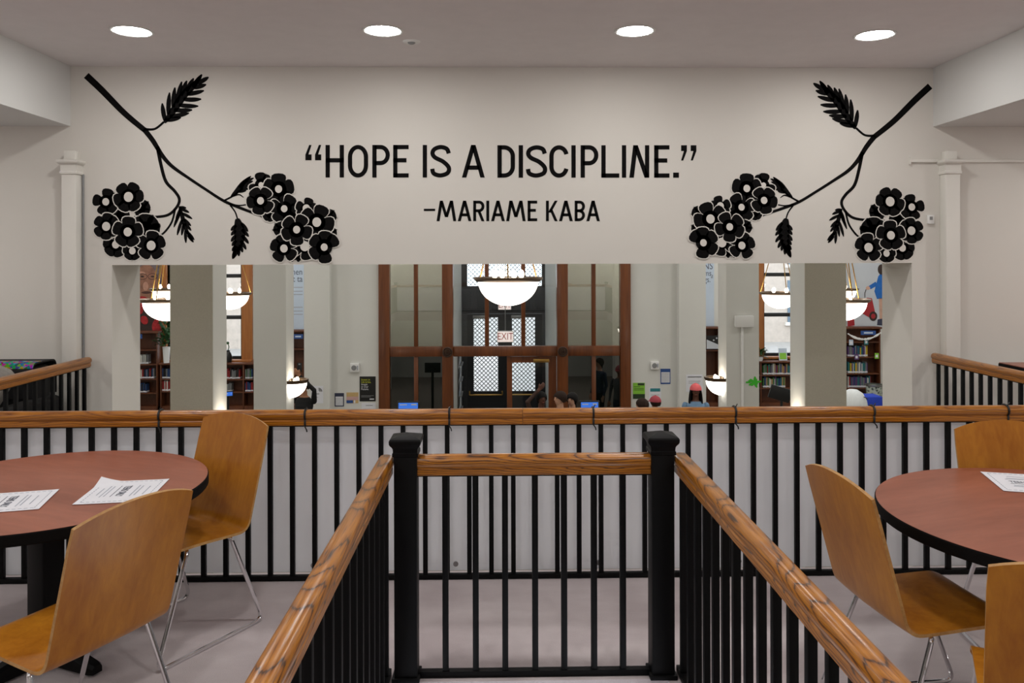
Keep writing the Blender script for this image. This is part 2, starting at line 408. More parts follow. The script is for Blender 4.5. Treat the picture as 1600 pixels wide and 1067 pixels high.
for a, c in ((609, 646.5), (653, 691), (887, 924.5), (931, 969)):
    sp(X(a), X(c), Z1, ZT-.2, .045, .055, 'pane', 'upper_pane', ch=0); sp(X(a), X(c), ZF+.3, Z0, .045, .055, 'pane', 'lower_pane', ch=0)
for a, c in ((708, 757.5), (764, 814.5), (821, 870)): sp(X(a), X(c), Z1, ZT-.2, .045, .055, 'pane', 'clear_pane', ch=0)
for px in (699.5, 878.5):
    q = MB()
    for r, t in ((.10, .025), (.068, .045), (.03, .065)): 
        q.lathe([(0, 0), (r, 0), (r, t*.6), (r-.012, t), (r-.02, t*.8), (0, t*.8)], 24)
    o = q.build('rosette', 'lower_glass_frame', scr, (X(px), -.09, zpx(549)-ZF)); o.rotation_euler = (PI/2, 0, 0)
# rooms behind the side panes
struct(MB().box((VX0+.2, YV+.2, 3.3), (X(708)-.12, 17.4, 3.4)).box((X(870)+.12, YV+.2, 3.3), (VX1-.2, 17.4, 3.4)).build('ceiling_office', 'hall_paint', smooth=0))
struct(MB().box((VX0+.2, 17.3, ZF), (X(708)-.12, 17.4, 3.4)).build('wall_office_left', 'hall_paint', smooth=0))
struct(MB().box((X(870)+.12, 17.3, ZF), (VX1-.2, 17.4, 3.4)).build('wall_office_right', 'hall_paint', smooth=0))
# vestibule
YD = 19.4
vx0, vx1 = X(708)-.0, X(870)+.0
struct(MB().box((vx0-.1, YV+.17, ZF), (vx0, YD, HC)).build('wall_vestibule_left', 'hall_paint', smooth=0))
struct(MB().box((vx1, YV+.17, ZF), (vx1+.1, YD, HC)).build('wall_vestibule_right', 'hall_paint', smooth=0))
struct(MB().box((VX0+.2, YD, ZF), (vx0-.1, YD+.15, HC)).box((vx1+.1, YD, ZF), (VX1-.2, YD+.15, HC)).build('wall_porch', 'hall_paint', smooth=0))
XD = lambda p: wx(p, YD)
zd = lambda p: wz(p, YD)
def lattice(x0, x1, z0, z1, y, par, base):
    q = MB(); s = .082; wd = .007; W, H = x1-x0, z1-z0
    def seg(a, b_):
        d = (Vector(b_)-Vector(a)); 
        if d.length < .01: return
        d.normalize(); nx = Vector((-d.y, d.x))*wd
        q.loft([[(p[0]+nx.x*sg, y+dy, p[1]+nx.y*sg) for sg, dy in ((-1, 0), (1, 0), (1, .008), (-1, .008))] for p in (a, b_)])
    k = -H
    while k < W:
        a = (max(k, 0), max(-k, 0)); e = min(W-k, H); seg((x0+a[0], z0+a[1]), (x0+k+e, z0+e))
        seg((x1-a[0], z0+a[1]), (x1-k-e, z0+e)); k += s*1.25
    for v in q.v: pass
    return q.build('lattice', 'black_metal', par, base, smooth=0)
dr = struct(bpy.data.objects.new('door_1', None)); COL.objects.link(dr); dr.location = (0, YD, ZF)
dtop = zd(490)
def dpart(lo, hi, name, mat, par=dr, ch=.004): return MB().box((lo[0], lo[1], lo[2]-ZF), (hi[0], hi[1], hi[2]-ZF), 0, ch).build(name, mat, par)
mid = (XD(740)+XD(836))/2
dpart((vx0, 0, dtop), (vx1, .12, zd(447)), 'transom_panel', 'dark_panel')
dpart((vx0, 0, zd(415)+1.2), (vx1, .12, HC), 'head_panel', 'dark_panel')
dpart((vx0, 0, zd(447)), (XD(730), .12, zd(415)+1.2), 'frame_post', 'dark_panel'); dpart((XD(847), 0, zd(447)), (vx1, .12, zd(415)+1.2), 'frame_post', 'dark_panel')
dpart((vx0, 0, ZF), (XD(730), .12, dtop), 'frame_post', 'dark_panel'); dpart((XD(847), 0, ZF), (vx1, .12, dtop), 'frame_post', 'dark_panel')
for k in range(6):
    x = vx0+.12+k*(vx1-vx0-.24)/5.0
    dpart((x-.11, -.03, dtop+.1), (x+.11, 0, zd(447)-.08), 'carved_panel', 'door_dark', ch=.02)
tw = dpart((XD(730), .05, zd(447)), (XD(847), .06, zd(415)+1.2), 'transom_pane', 'window_glass', ch=0)
lattice(XD(730), XD(847), zd(447)-ZF, zd(415)+1.2-ZF, .03, dr, (0, 0, 0))
for a, c, g0, g1 in ((XD(730), mid, XD(740), XD(778)), (mid, XD(847), XD(800), XD(836))):
    zt, zb = zd(496), zd(611)
    lf = MB(); lf.box((a, 0, 0), (g0, .06, dtop-ZF-.004)).box((g1, 0, 0), (c, .06, dtop-ZF-.004)).box((g0, 0, zt-ZF), (g1, .06, dtop-ZF-.004)).box((g0, 0, 0), (g1, .06, zb-ZF))
    l = lf.build('door_leaf', 'door_dark', dr, smooth=0)
    MB().box((g0, .025, zb-ZF), (g1, .035, zt-ZF)).build('door_pane', 'window_glass', l, smooth=0)
    lattice(g0, g1, zb-ZF, zt-ZF, .012, l, (0, 0, 0))
    MB().tube(fillet([(g0-.1, -.0, zb-ZF-.0), (g0-.1, -.07, zb-ZF-.08), (g1+.1, -.07, zb-ZF-.08), (g1+.1, 0, zb-ZF)], .03), .018, 8).build('push_bar', 'brass', l)
    MB().box((g0-.02, -.07, dtop-ZF-.12), (g1-.25, 0, dtop-ZF-.04), 0, .006).build('door_closer', 'steel', l)
# the inner door leaf, glazed, right half of the opening
lf = thing('glazed_door', 'brown timber door with one glass pane standing in the entrance screen', 'door', (0, YV+.03, ZF))
xa, xb = X(792), X(870)-.01
q = MB(); zt = zpx(567); q.box((xa, 0, 0), (X(800), .05, Z0-ZF-.01)).box((X(857), 0, 0), (xb, .05, Z0-ZF-.01)).box((X(800), 0, zt-ZF), (X(857), .05, Z0-ZF-.01)).box((X(800), 0, 0), (X(857), .05, .35))
q.build('leaf_frame', 'frame_wood', lf, smooth=0)
MB().box((X(800), .02, .35), (X(857), .03, zt-ZF)).build('pane', 'clear_pane', lf, smooth=0)
MB().box((X(833), -.07, zt-ZF+.01), (X(858), 0, zt-ZF+.075), 0, .006).build('door_closer', 'brass', lf)
MB().box((X(801), .0, .95), (X(856), -.05, 1.0), 0, .01).build('push_bar', 'steel', lf)
# exit signs
def exit_sign(px, py, Y, wpx, lab):
    p = atY(px, py, Y); wd = wpx/F*Y; h = wd*.66
    t = thing('exit_sign', lab, 'sign', (p.x, Y, p.z-h/2))
    MB().box((-wd/2, 0, 0), (wd/2, .06, h), 0, .006).build('sign_box', 'exit_face', t)
    o = link('lettering', text_mesh('EXIT', h*.98, 'sign_red', .002), t, (0, -.003, h/2)); o.rotation_euler = (PI/2, 0, 0); o.scale = (.78, 1, 1)
    fr = MB(); e = .012
    for lo, hi in (((-wd/2-e, -.004, -e), (wd/2+e, .06, 0)), ((-wd/2-e, -.004, h), (wd/2+e, .06, h+e)), ((-wd/2-e, -.004, 0), (-wd/2, .06, h)), ((wd/2, -.004, 0), (wd/2+e, .06, h))): fr.box(lo, hi)
    fr.build('sign_frame', 'white_plastic', t, smooth=0)
    return t, h
t, h = exit_sign(789.5, 526, 16.7, 24, 'red and white exit sign hanging on a rod behind the glass screen')
MB().tube([(0, .03, h), (0, .03, HC-t.location.z)], .008, 6).build('hanging_rod', 'steel', t)
exit_sign(788.5, 477, YD-.1, 19, 'red and white exit sign on the dark panel above the latticed doors')

# hall windows
for i, (x0, x1, z0) in enumerate(WINS):
    wn = struct(bpy.data.objects.new('window_%d' % (i+1), None)); COL.objects.link(wn); wn.location = (x0, YB, z0); W = x1-x0; H = WZ1-z0
    MB().box((0, .12, 0), (W, .13, H)).build('window_pane', 'window_glass', wn, smooth=0)
    fr = MB(); e = .07
    fr.box((0, .08, 0), (e, .18, H)).box((W-e, .08, 0), (W, .18, H)).box((0, .08, 0), (W, .18, e)).box((0, .08, H-e), (W, .18, H)); fr.build('window_frame', 'door_dark', wn, smooth=0)
    for py in ((431, 496) if i == 0 else (429, 492)):
        zz = wz(py, YB, 366 if i == 0 else 1215)-z0; MB().box((0, .07, zz-.05), (W, .19, zz+.05), 0, .006).build('window_rail', 'door_dark', wn)
    cs = MB()
    cs.box((-.22 if i else -.12, -.09, 0), (0, .08, H)).box((W, -.09, 0), (W+.28, .08, H)); cs.build('casing', 'casing_wood', wn, smooth=0)
    MB().box((-.15, -.2, -.06), (W+.3, .1, 0), 0, .01).build('window_sill', 'casing_wood', wn)
# street outside: pavement and a pale building opposite
struct(MB().box((-60, YB+.3, ZF-.4), (60, 60, ZF-.2)).build('ground_street', 'pavement', smooth=0))
for bx0, bx1, by, bh, lab in ((-26, -9.5, 38, 9, 'pale stone building with tall windows across the street by the left window'), (7, 27, 40, 8.5, 'pale brick building with tall windows across the street by the plants')):
    t = thing('street_building', lab if 'left' not in lab else 'pale stone building with tall windows seen beyond the vacant window', 'building', (bx0, by, ZF-.2))
    MB().box((0, 0, 0), (bx1-bx0, 4, bh)).box((-.2, -.3, bh), (bx1-bx0+.2, 4, bh+.4)).build('facade', 'brick_facade', t, smooth=0)
    nx = 6; st_ = (bx1-bx0)/nx
    wme = MB().box((-.7, -.06, 0), (.7, 0, 2.1)).mesh('window', 'facade_window', 0); sme = MB().box((-.85, -.2, -.16), (.85, 0, 0)).mesh('window_ledge', 'white_trim', 0)
    for fl in range(3):
        for k in range(nx):
            o = link('window', wme, t, (st_*(k+.5), 0, 1.0+fl*2.9)); link('window_ledge', sme, o)

# ================================================================== BALUSTRADES
PROF = [(0, 0), (.013, -.001), (.023, -.005), (.030, -.013), (.033, -.025), (.032, -.037), (.027, -.045), (.0225, -.049), (.0225, -.053), (.026, -.057), (.026, -.078), (.022, -.082)]
PROF = PROF + [(-x, z) for x, z in reversed(PROF[1:])]
RT = wz(708.5, 3.28, 833)      # top of the rails
balme = MB().box((-.0122, -.0122, 0), (.0122, .0122, RT-.08), 0, .0015).mesh('baluster', 'black_metal')
def handrail(t, y0, y1, mat='rail_oak', round_ends=(0, 0)):
    rings = []
    ys = [(y0, 1)] + [(y1, 1)]
    if round_ends[0]: ys = [(y0, .72), (y0+.006, .9), (y0+.018, 1)] + ys[1:]
    if round_ends[1]: ys = ys[:-1] + [(y1-.018, 1), (y1-.006, .9), (y1, .72)]
    for y, s in ys: rings.append([(x*s, y, RT - .041 + (z+.041)*s) for x, z in PROF])
    return MB().loft(rings).build('handrail', mat, t, smooth=40)
def balustrade(label, a, b_, offs, rails, mat='rail_oak', ends=(0, 0), group=None):
    a, b_ = Vector(a), Vector(b_); d = b_-a; L = d.length
    t = thing('balustrade', label, 'railing', (a.x, a.y, 0), math.atan2(d.y, d.x)-PI/2, group)
    for i, (y0, y1) in enumerate(rails): handrail(t, y0, y1, mat, (ends[0] if i == 0 else 0, ends[1] if i == len(rails)-1 else 0))
    MB().box((-.016, .0, .002), (.016, L, .028), 0, .002).build('bottom_rail', 'black_metal', t)
    MB().box((-.015, .0, RT-.088), (.015, L, RT-.0815)).build('top_channel', 'black_metal', t, smooth=0)
    for y in offs: link('baluster', balme, t, (0, y, .0))
    return t, L
# far one, along the void, with white sheets tied to it
YR = 4.29
a, b_ = (VL+.02, YR), (VR-.02, YR); L = b_[0]-a[0]
x0 = wx(835.6, YR) - a[0]; sp_ = .1178; offs = [x0+sp_*k for k in range(-60, 60) if .05 < x0+sp_*k < L-.05]
joint = wx(816, YR)-a[0]
far, L = balustrade('long oak railing with black balusters and white sheets tied behind, by the void', a, b_, offs, [(0, joint-.0008), (joint+.0008, L)], 'far_rail_oak')
pn = MB().box((.022, .03, .034), (.026, L-.03, RT-.085)); p_ = pn.build('infill_sheet', 'acrylic_panel', far, smooth=0)
p_.location = (-.055, 0, 0)
loop = [(x*1.07, RT-.04+(z+.041)*1.06) for x, z in PROF]
tme = MB().tube([(x, 0, z) for x, z in loop], .006, 6, 0, True).tube([(.02, 0, RT+.001), (.024, .004, RT+.012), (.02, .01, RT+.02)], .003, 6).tube([(.03, 0, RT-.085), (.035, .01, RT-.10), (.034, .012, RT-.112)], .0035, 6).mesh('cable_tie', 'cable_tie_black')
sme_ = MB().lathe([(0, .006), (.006, .006), (.007, .003), (.014, .003), (.014, 0), (0, 0)], 14).mesh('screw', 'steel')
for px in (37, 251, 478, 702, 926, 1147, 1362, 1570):
    y = wx(px, YR)-a[0]
    if px != 37: link('cable_tie', tme, far, (0, y, 0))
    o = link('screw', sme_, far, (-.026, y+.03, .07)); o.rotation_euler = (0, PI/2, 0)
# stairwell guard: front and two sides
YF = 3.28
NL, NR = wx(634.5, YF), wx(1032, YF)
def newel(t, y, h=.955):
    n_ = MB().box((-.046, y-.046, 0), (.046, y+.046, h), 0, .003).build('newel_post', 'black_metal', t)
    c = MB()
    def sq(r, z): return [(r*sx, y+r*sy, z) for sx, sy in ((-1, -1), (1, -1), (1, 1), (-1, 1))]
    c.loft([sq(.047, h-.045), sq(.052, h-.042), sq(.052, h-.03), sq(.049, h-.026), sq(.050, h-.012), sq(.054, h-.004), sq(.060, h+.003), sq(.0635, h+.010), sq(.064, h+.022), sq(.061, h+.028), sq(.054, h+.031), sq(.030, h+.038), sq(.003, h+.046)])
    c.build('post_cap', 'black_metal', n_, smooth=20)
    MB().box((-.056, y-.056, 0), (.056, y+.056, .02), 0, .004).build('base_collar', 'black_metal', n_)
fo = [wx(p, YF)-NL for p in (695, 742.2, 788.2, 835, 880.3, 926.9, 972)]
fr_, Lf = balustrade('short oak railing between two black capped newel posts at the stairwell', (NL, YF), (NR, YF), fo, [(.047, NR-NL-.047)])
newel(fr_, 0); newel(fr_, NR-NL); newel(far, 0); newel(far, L)
LS = YF-.85
for sx, xx, lab in ((-1, NL-.0815, 'oak stairwell railing receding beside the table with two signs on it'), (1, NR+.0815, 'oak stairwell railing receding beside the table with one sign on it')):
    t, L_ = balustrade(lab, (xx, YF+.02), (xx, YF-LS), [.06+.1205*k for k in range(20)], [(0, LS)], 'rail_oak', (1, 1))
    MB().box((-.03, LS-.05, 0), (.03, LS+.02, RT-.085), 0, .003).build('end_post', 'black_metal', t)
# side rails of the void
for xx, lab in ((VL+.02, 'oak railing running to the mural wall beside the black sofa'), (VR-.02, 'oak railing running to the mural wall beside the study table')):
    Ls = YW-.06-YR-.05
    n = int(Ls/.1178)
    balustrade(lab, (xx, YW-.05), (xx, YR+.06), [.07+.1178*k for k in range(n)], [(0, Ls)], 'far_rail_oak', (1, 0))

# ================================================================== MURAL: quote and branches on the wall
YM = YW-.0005
def W2(px, py): p = atY(px, py, YM); return (p.x, p.z)
def ribbon(mb, pts, width, y0, th=.0012, closed=False):
    P = [Vector(p) for p in pts]; N = len(P); wd = width if isinstance(width, (list, tuple)) else [width]*N
    L_, R_ = [], []
    for i, p in enumerate(P):
        a_ = P[i-1] if (i > 0 or closed) else None; c_ = P[(i+1) % N] if (i < N-1 or closed) else None
        d1 = (p-a_).normalized() if a_ is not None else (c_-p).normalized(); d2 = (c_-p).normalized() if c_ is not None else d1
        d = (d1+d2); d = d.normalized() if d.length > 1e-6 else d1
        nrm = Vector((-d.y, d.x)); k = 1/max(.5, nrm.dot(Vector((-d2.y, d2.x)))); o = nrm*wd[i]*.5*k
        L_.append(p+o); R_.append(p-o)
    rings = [[(l.x, y0, l.y), (r.x, y0, r.y), (r.x, y0-th, r.y), (l.x, y0-th, l.y)] for l, r in zip(L_, R_)]
    mb.loft(rings, 0, True, closed); return mb
def flat(mb, poly, y0, th=.0012, mi=0):
    n = len(poly); k = len(mb.v)
    mb.v += [(x, y0-th, z) for x, z in poly] + [(x, y0, z) for x, z in poly]
    mb.f.append(tuple(range(k, k+n))); mb.m.append(mi)
    for i in range(n): mb.f.append((k+i, k+(i+1) % n, k+n+(i+1) % n, k+n+i)); mb.m.append(mi)
    return mb
quote = thing('wall_quote', 'black hand lettered quote reading hope is a discipline on the white wall', 'lettering', (0, YM, 0))
def letters(spec, org, sc, ytop, ybot, sw):
    """letters drawn as strokes in photo-wall coordinates; sw stroke width relative to the cap height"""
    H = 1.0
    for ch, a, c in spec:
        W = (c-a)/(ybot-ytop); w_ = sw; hw = w_/2; mb = MB()
        def T(p): return W2(org[0]+(a+p[0]*(ybot-ytop))/sc, org[1]+(ybot-p[1]*(ybot-ytop))/sc)
        pxm = (ybot-ytop)/sc/F*YM
        def rib(pts, closed=False, ww=w_):
            pts = [p for i, p in enumerate(pts) if i == 0 or (Vector(p)-Vector(pts[i-1])).length > 1e-4]
            ribbon(mb, [T(p) for p in pts], ww*pxm, 0, .0012, closed)
        def poly(pts): flat(mb, [T(p) for p in pts], 0)
        def diag(xa, xb, za=0, zb=1, k=w_*1.05): poly([(xa-k/2, za), (xa+k/2, za), (xb+k/2, zb), (xb-k/2, zb)])
        def arc(cx, cy, rx, ry, t0, t1, n=14): return [(cx+rx*math.cos(math.radians(t0+(t1-t0)*i/n)), cy+ry*math.sin(math.radians(t0+(t1-t0)*i/n))) for i in range(n+1)]
        if ch == 'H': rib([(hw, 0), (hw, 1)]); rib([(W-hw, 0), (W-hw, 1)]); rib([(0, .53), (W, .53)])
        elif ch == 'I': rib([(W/2, 0), (W/2, 1)])
        elif ch == 'O':
            rx = W/2-hw; rib(arc(W/2, 1-hw-rx*1.25, rx, rx*1.25, 0, 180)[:-1]+[(hw, 1-hw-rx*1.25)]+arc(W/2, hw+rx*1.25, rx, rx*1.25, 180, 360), True)
        elif ch in 'PRB':
            rib([(hw, 0), (hw, 1)])
            lo = .38 if ch == 'P' else .44; k = (1-lo-w_)/2
            bow = [(hw, 1-hw), (W-hw-k*.9, 1-hw)]+arc(W-hw-k*.9, (1+lo)/2, k*.9, k+.0, 90, -90)+[(hw, lo+hw)]
            rib(bow)
            if ch == 'R': diag(W-hw, W*.5, 0, lo+.06)
            if ch == 'B':
                k = (lo+hw)/2; rib([(hw, lo+hw), (W-hw-k*.9, lo+hw)]+arc(W-hw-k*.9, (lo+hw+hw)/2, k*.9, k-hw/2, 90, -90)+[(hw, hw)])
        elif ch == 'E': rib([(hw, 0), (hw, 1)]); [rib([(0, z), (W*(1 if z != .53 else .86), z)]) for z in (hw, .53, 1-hw)]
        elif ch == 'L': rib([(hw, 0), (hw, 1)]); rib([(0, hw), (W, hw)])
        elif ch == 'D':
            rx = W*.62; rib([(hw, 0), (hw, 1)]); rib([(hw, 1-hw), (W-rx, 1-hw)]+arc(W-rx, 1-hw-rx+hw, rx-hw, rx-hw, 90, 0, 8)+arc(W-rx, hw+rx-hw, rx-hw, rx-hw, 0, -90, 8)+[(hw, hw)])
        elif ch == 'C':
            rx = W/2-hw; rib(arc(W/2, 1-hw-rx*1.15, rx, rx*1.15, 12, 180)+arc(W/2, hw+rx*1.15, rx, rx*1.15, 180, 348))
        elif ch == 'S':
            rx = W/2-hw
            pts = [(W-hw*1.0, .74), (W*.80, .88), (W*.5, 1-hw), (W*.2, .87), (hw, .74), (W*.24, .61), (W*.62, .49), (W-hw, .31), (W*.84, .14), (W*.48, hw), (W*.16, .13), (hw*.9, .27)]
            rib([tuple(p) for p in catmull([Vector(p) for p in pts], 4)])
        elif ch == 'A': diag(hw, W/2); diag(W-hw, W/2); poly([(W*.2, .24), (W*.8, .24), (W*.76, .24+w_), (W*.24, .24+w_)])
        elif ch == 'N': diag(hw, hw+.12); rib([(W-hw, 0), (W-hw, 1)]); diag(W-hw*1.1, hw+.12)
        elif ch == 'M': diag(hw, W*.22+hw*.3); diag(W-hw, W*.78-hw*.3); diag(W/2, W*.24, .2, 1); diag(W/2, W*.76, .2, 1)
        elif ch == 'K': rib([(hw, 0), (hw, 1)]); diag(W*.3, W-hw, .42, 1); diag(W-hw, W*.42, 0, .58)
        elif ch == '.': poly([(0, 0), (W, 0), (W, .16), (0, .16)])
        elif ch == '-': rib([(0, .55), (W, .55)], False, w_*.8)
        elif ch == '`':
            poly([(0, .53), (W, .53), (W, .71), (W*.5, .71), (W, 1), (W*.62, 1), (0, .70)])
        elif ch == "'":
            poly([(W, 1), (0, 1), (0, .82), (W*.48, .82), (0, .53), (W*.38, .53), (W, .82)])
        mb.build('letter', 'black_paint', quote, smooth=0)
letters([('`', 37, 87), ('`', 115, 165), ('H', 200, 348), ('O', 380, 543), ('P', 577, 718), ('E', 745, 870), ('I', 983, 1018), ('S', 1045, 1210), ('A', 1300, 1483)], (470, 210), 5.161, 85, 348, .13)
letters([('D', 35, 168), ('I', 195, 230), ('S', 252, 410), ('C', 428, 575), ('I', 595, 628), ('P', 665, 800), ('L', 822, 958), ('I', 978, 1010), ('N', 1035, 1185), ('E', 1222, 1338), ('.', 1366, 1410), ("'", 1426, 1470), ("'", 1499, 1542)], (770, 210), 4.848, 82, 328, .133)
letters([('-', 65, 160), ('M', 172, 335), ('A', 348, 462), ('R', 477, 570), ('I', 588, 608), ('A', 626, 740), ('M', 752, 913), ('E', 930, 1010), ('K', 1083, 1180), ('A', 1192, 1306), ('B', 1322, 1408), ('A', 1420, 1532)], (650, 300), 5.333, 72, 243, .14)

def crop(ox, oy, s): return lambda p: (ox+p[0]/s, oy+p[1]/s)
cA, cB, cC, cD = crop(120, 90, 3.233), crop(130, 270, 7.111), crop(350, 250, 6.279), crop(220, 100, 8.892)
def id_map(p): return p
# affine map from the branch beside the opening quotation mark to its mirrored twin
SRC = [(135, 115), (232, 203), (315, 116), (201, 307), (236.6, 384), (435.5, 295), (511, 385), (365, 404)]
DST = [(1446, 137), (1363, 211), (1286, 123), (1393, 312), (1358, 386), (1167, 294), (1091, 380), (1234, 403)]
def solve3(A, B):
    M_ = Matrix([[sum(r[i]*r[j] for r in A) for j in range(3)] for i in range(3)]); v = Vector([sum(r[i]*b__ for r, b__ in zip(A, B)) for i in range(3)])
    return M_.inverted() @ v
AX = solve3([(x, y, 1) for x, y in SRC], [d[0] for d in DST]); AY = solve3([(x, y, 1) for x, y in SRC], [d[1] for d in DST])
def mirror_map(p): return (AX[0]*p[0]+AX[1]*p[1]+AX[2], AY[0]*p[0]+AY[1]*p[1]+AY[2])

def branch(label, mp):
    t = thing('painted_branch', label, 'mural', (0, YM, 0))
    P = lambda p: Vector(W2(*mp(p)))
    pxs = YM/F
    def stem(pts, ws, cr, y=0):
        q = catmull([P(cr(p)) for p in pts], 6); n = len(q)
        wl = []
        for i in range(n):
            s = i/(n-1)*(len(ws)-1); k = min(int(s), len(ws)-2); wl.append((ws[k]*(1-(s-k))+ws[k+1]*(s-k))*pxs)
        return ribbon(MB(), q, wl, y).build('stem', 'black_paint', t, smooth=0)
    stem([(48, 90), (130, 168), (240, 280), (345, 368)], [10.5, 10, 9, 8], cA)
    stem([(340, 362), (385, 420), (430, 492), (480, 548), (560, 605), (650, 665), (745, 725), (840, 765), (935, 800)], [8, 7.5, 6.5, 5.5, 4.5, 4.2, 4.5, 4.5, 3.5], cA)
    stem([(408, 450), (425, 540), (450, 625), (495, 675), (518, 715), (505, 755), (460, 795), (380, 806), (290, 806)], [6, 5, 5, 4.6, 4.5, 4.2, 4.2, 3.8, 3.5], cA)
    stem([(497, 765), (480, 830), (445, 880), (412, 905)], [3, 3, 3, 2.4], cA)
    stem([(345, 362), (395, 360), (440, 325)], [4, 3.4, 3.4], cA)
    stem([(745, 722), (790, 698), (840, 660)], [3, 2.8, 2.8], cA); stem([(790, 700), (820, 692), (842, 706)], [2.4, 2.2, 1], cA)
    stem([(770, 738), (820, 747), (872, 740)], [3, 2.2, 2], cA); stem([(775, 745), (800, 780), (812, 815)], [2.6, 2.2, 2.2], cA)
    stem([(930, 800), (1000, 825), (1055, 842)], [3.5, 3.2, 2.6], cA)
    def leaf(cr, spine, body, lt, rt, bw):
        """spine + lens body + tapering barbs (base, tip), all one painted shape"""
        mb = MB(); S = catmull([P(cr(p)) for p in spine], 6); n = len(S)
        ribbon(mb, S, [max(.4, body*math.sin(PI*(.08+.90*i/(n-1)))**.8)*pxs for i in range(n)], 0)
        for base, tip in lt+rt:
            A, B = P(cr(base)), P(cr(tip)); d = B-A
            # bend the barb gently towards the leaf tip
            s_dir = (S[-1]-S[0]).normalized(); mid_ = (A+B)*.5 - s_dir*d.length*.06
            q = [A*(1-u)**2+mid_*2*u*(1-u)+B*u*u for u in [k/6 for k in range(7)]]
            ribbon(mb, q, [bw*pxs*f for f in (.8, 1.0, 1.1, 1.12, 1.05, .8, .3)], 0)
        mb.build('leaf', 'black_paint', t, smooth=0)
    leaf(cD, [(330, 815), (450, 650), (600, 430), (740, 290), (845, 150)], 12,
         [((340, 790), (298, 545)), ((385, 700), (400, 395)), ((450, 600), (475, 325)), ((500, 540), (570, 245)), ((560, 440), (640, 232)), ((630, 380), (735, 198)), ((720, 320), (850, 145))],
         [((790, 270), (942, 182)), ((740, 330), (908, 285)), ((640, 420), (878, 370)), ((590, 490), (840, 488)), ((530, 570), (800, 585)), ((460, 640), (715, 638)), ((400, 730), (670, 682)), ((360, 780), (560, 742))], 6.3)
    leaf(cB, [(1068, 372), (1100, 480), (1140, 620), (1215, 760)], 6.5,
         [((1085, 430), (1008, 605)), ((1100, 520), (1045, 693)), ((1120, 560), (1095, 695)), ((1135, 640), (1142, 778)), ((1080, 400), (1030, 540))],
         [((1070, 385), (1145, 392)), ((1085, 400), (1178, 442)), ((1100, 450), (1212, 512)), ((1115, 510), (1197, 590)), ((1130, 560), (1200, 642)), ((1150, 650), (1235, 745)), ((1160, 690), (1226, 772))], 4.2)
    leaf(cC, [(130, 575), (150, 680), (150, 790), (92, 965)], 17,
         [((120, 640), (68, 692)), ((115, 690), (70, 738)), ((115, 740), (70, 800)), ((120, 790), (78, 842)), ((120, 840), (80, 892)), ((115, 870), (85, 970))],
         [((170, 620), (236, 702)), ((175, 680), (243, 752)), ((175, 740), (242, 820)), ((165, 790), (217, 878)), ((155, 830), (183, 905)), ((140, 850), (146, 943))], 5)
    leaf(cC, [(70, 362), (130, 300), (190, 225), (262, 160)], 8,
         [((180, 225), (265, 158)), ((150, 270), (230, 185))], [((200, 215), (292, 176)), ((190, 235), (285, 207)), ((170, 265), (268, 240)), ((160, 285), (257, 277)), ((130, 310), (218, 300))], 4)
    lay = [0]
    def flower(cr, s, c, rc, R, angs, wide=1.0, center=True):
        """c centre, R petal reach, angs petal directions (deg, counter-clockwise on the wall)"""
        y0 = -.0013-.0003*lay[0]; lay[0] += 1
        def petal(mb, ang, grow, y):
            Rr = R+grow; hw = (R*.44*wide)+grow*.9; a_ = math.radians(ang); pts = []
            prof_ = [(.04, .2), (.30, .56), (.50, .86), (.70, 1.0), (.87, .9), (.97, .55), (1.0, .0)]
            right = [(Rr*u, hw*v) for u, v in prof_]; L2 = [(u, -v) for u, v in reversed(right[:-1])]
            for u, v in right+L2:
                x, z = u*math.cos(a_)-v*math.sin(a_), u*math.sin(a_)+v*math.cos(a_)
                pts.append(tuple(P(cr((c[0]+x, c[1]-z)))))
            flat(mb, pts, y, .0001)
        ol = MB(); f_ = MB()
        for i, an in enumerate(angs): petal(ol, an, 10*s/7.111, y0); petal(f_, an, 0, y0-.0001)
        flat(f_, [tuple(P(cr((c[0]+max(rc*1.35, R*.5)*math.cos(k*PI/8), c[1]+max(rc*1.35, R*.5)*math.sin(k*PI/8))))) for k in range(16)], y0-.0001, .0001)
        fo_ = f_.build('flower', 'black_paint', t, smooth=0)
        ol.build('petal_outline', 'wall_paint', fo_, smooth=0)
        if center:
            flat_ = MB(); flat(flat_, [tuple(P(cr((c[0]+rc*.92*math.cos(k*PI/12), c[1]+rc*math.sin(k*PI/12))))) for k in range(24)], y0-.0002, .0001)
            flat_.build('flower_centre', 'wall_paint', fo_, smooth=0)
    B7, C6 = 7.111, 6.279
    flower(cB, B7, (650, 395), 30, 100, (70, 20, 320, 250, 180), 1.1, False); flower(cB, B7, (690, 620), 60, 165, (85, 35, 350, 300, 150, 210), 1.15, False)
    flower(cB, B7, (420, 475), 40, 100, (20, 90, 160, 240, 310), 1.1, False)
    flower(cB, B7, (252, 322), 42, 150, (78, 170, 252, 312, 18)); flower(cB, B7, (363, 797), 44, 145, (75, 165, 228, 292, 355), 1.05)
    flower(cB, B7, (548, 867), 40, 108, (20, 95, 165, 235, 300), 1.1); flower(cB, B7, (505, 268), 56, 172, (128, 62, 5, 302, 245, 195), .92)
    flower(cB, B7, (258, 595), 50, 150, (82, 35, 325, 268, 215, 145), .9); flower(cB, B7, (757, 808), 54, 165, (82, 22, 308, 232, 158), 1.0)
    flower(cB, B7, (497, 657), 50, 172, (85, 14, 298, 235, 160), 1.0)
    flower(cC, C6, (450, 535), 20, 72, (0, 70, 140, 215, 290), 1.2, False)
    flower(cC, C6, (365, 245), 28, 125, (95, 38, 208, 275, 335)); flower(cC, C6, (537, 285), 38, 155, (90, 12, 305, 238, 165), 1.1)
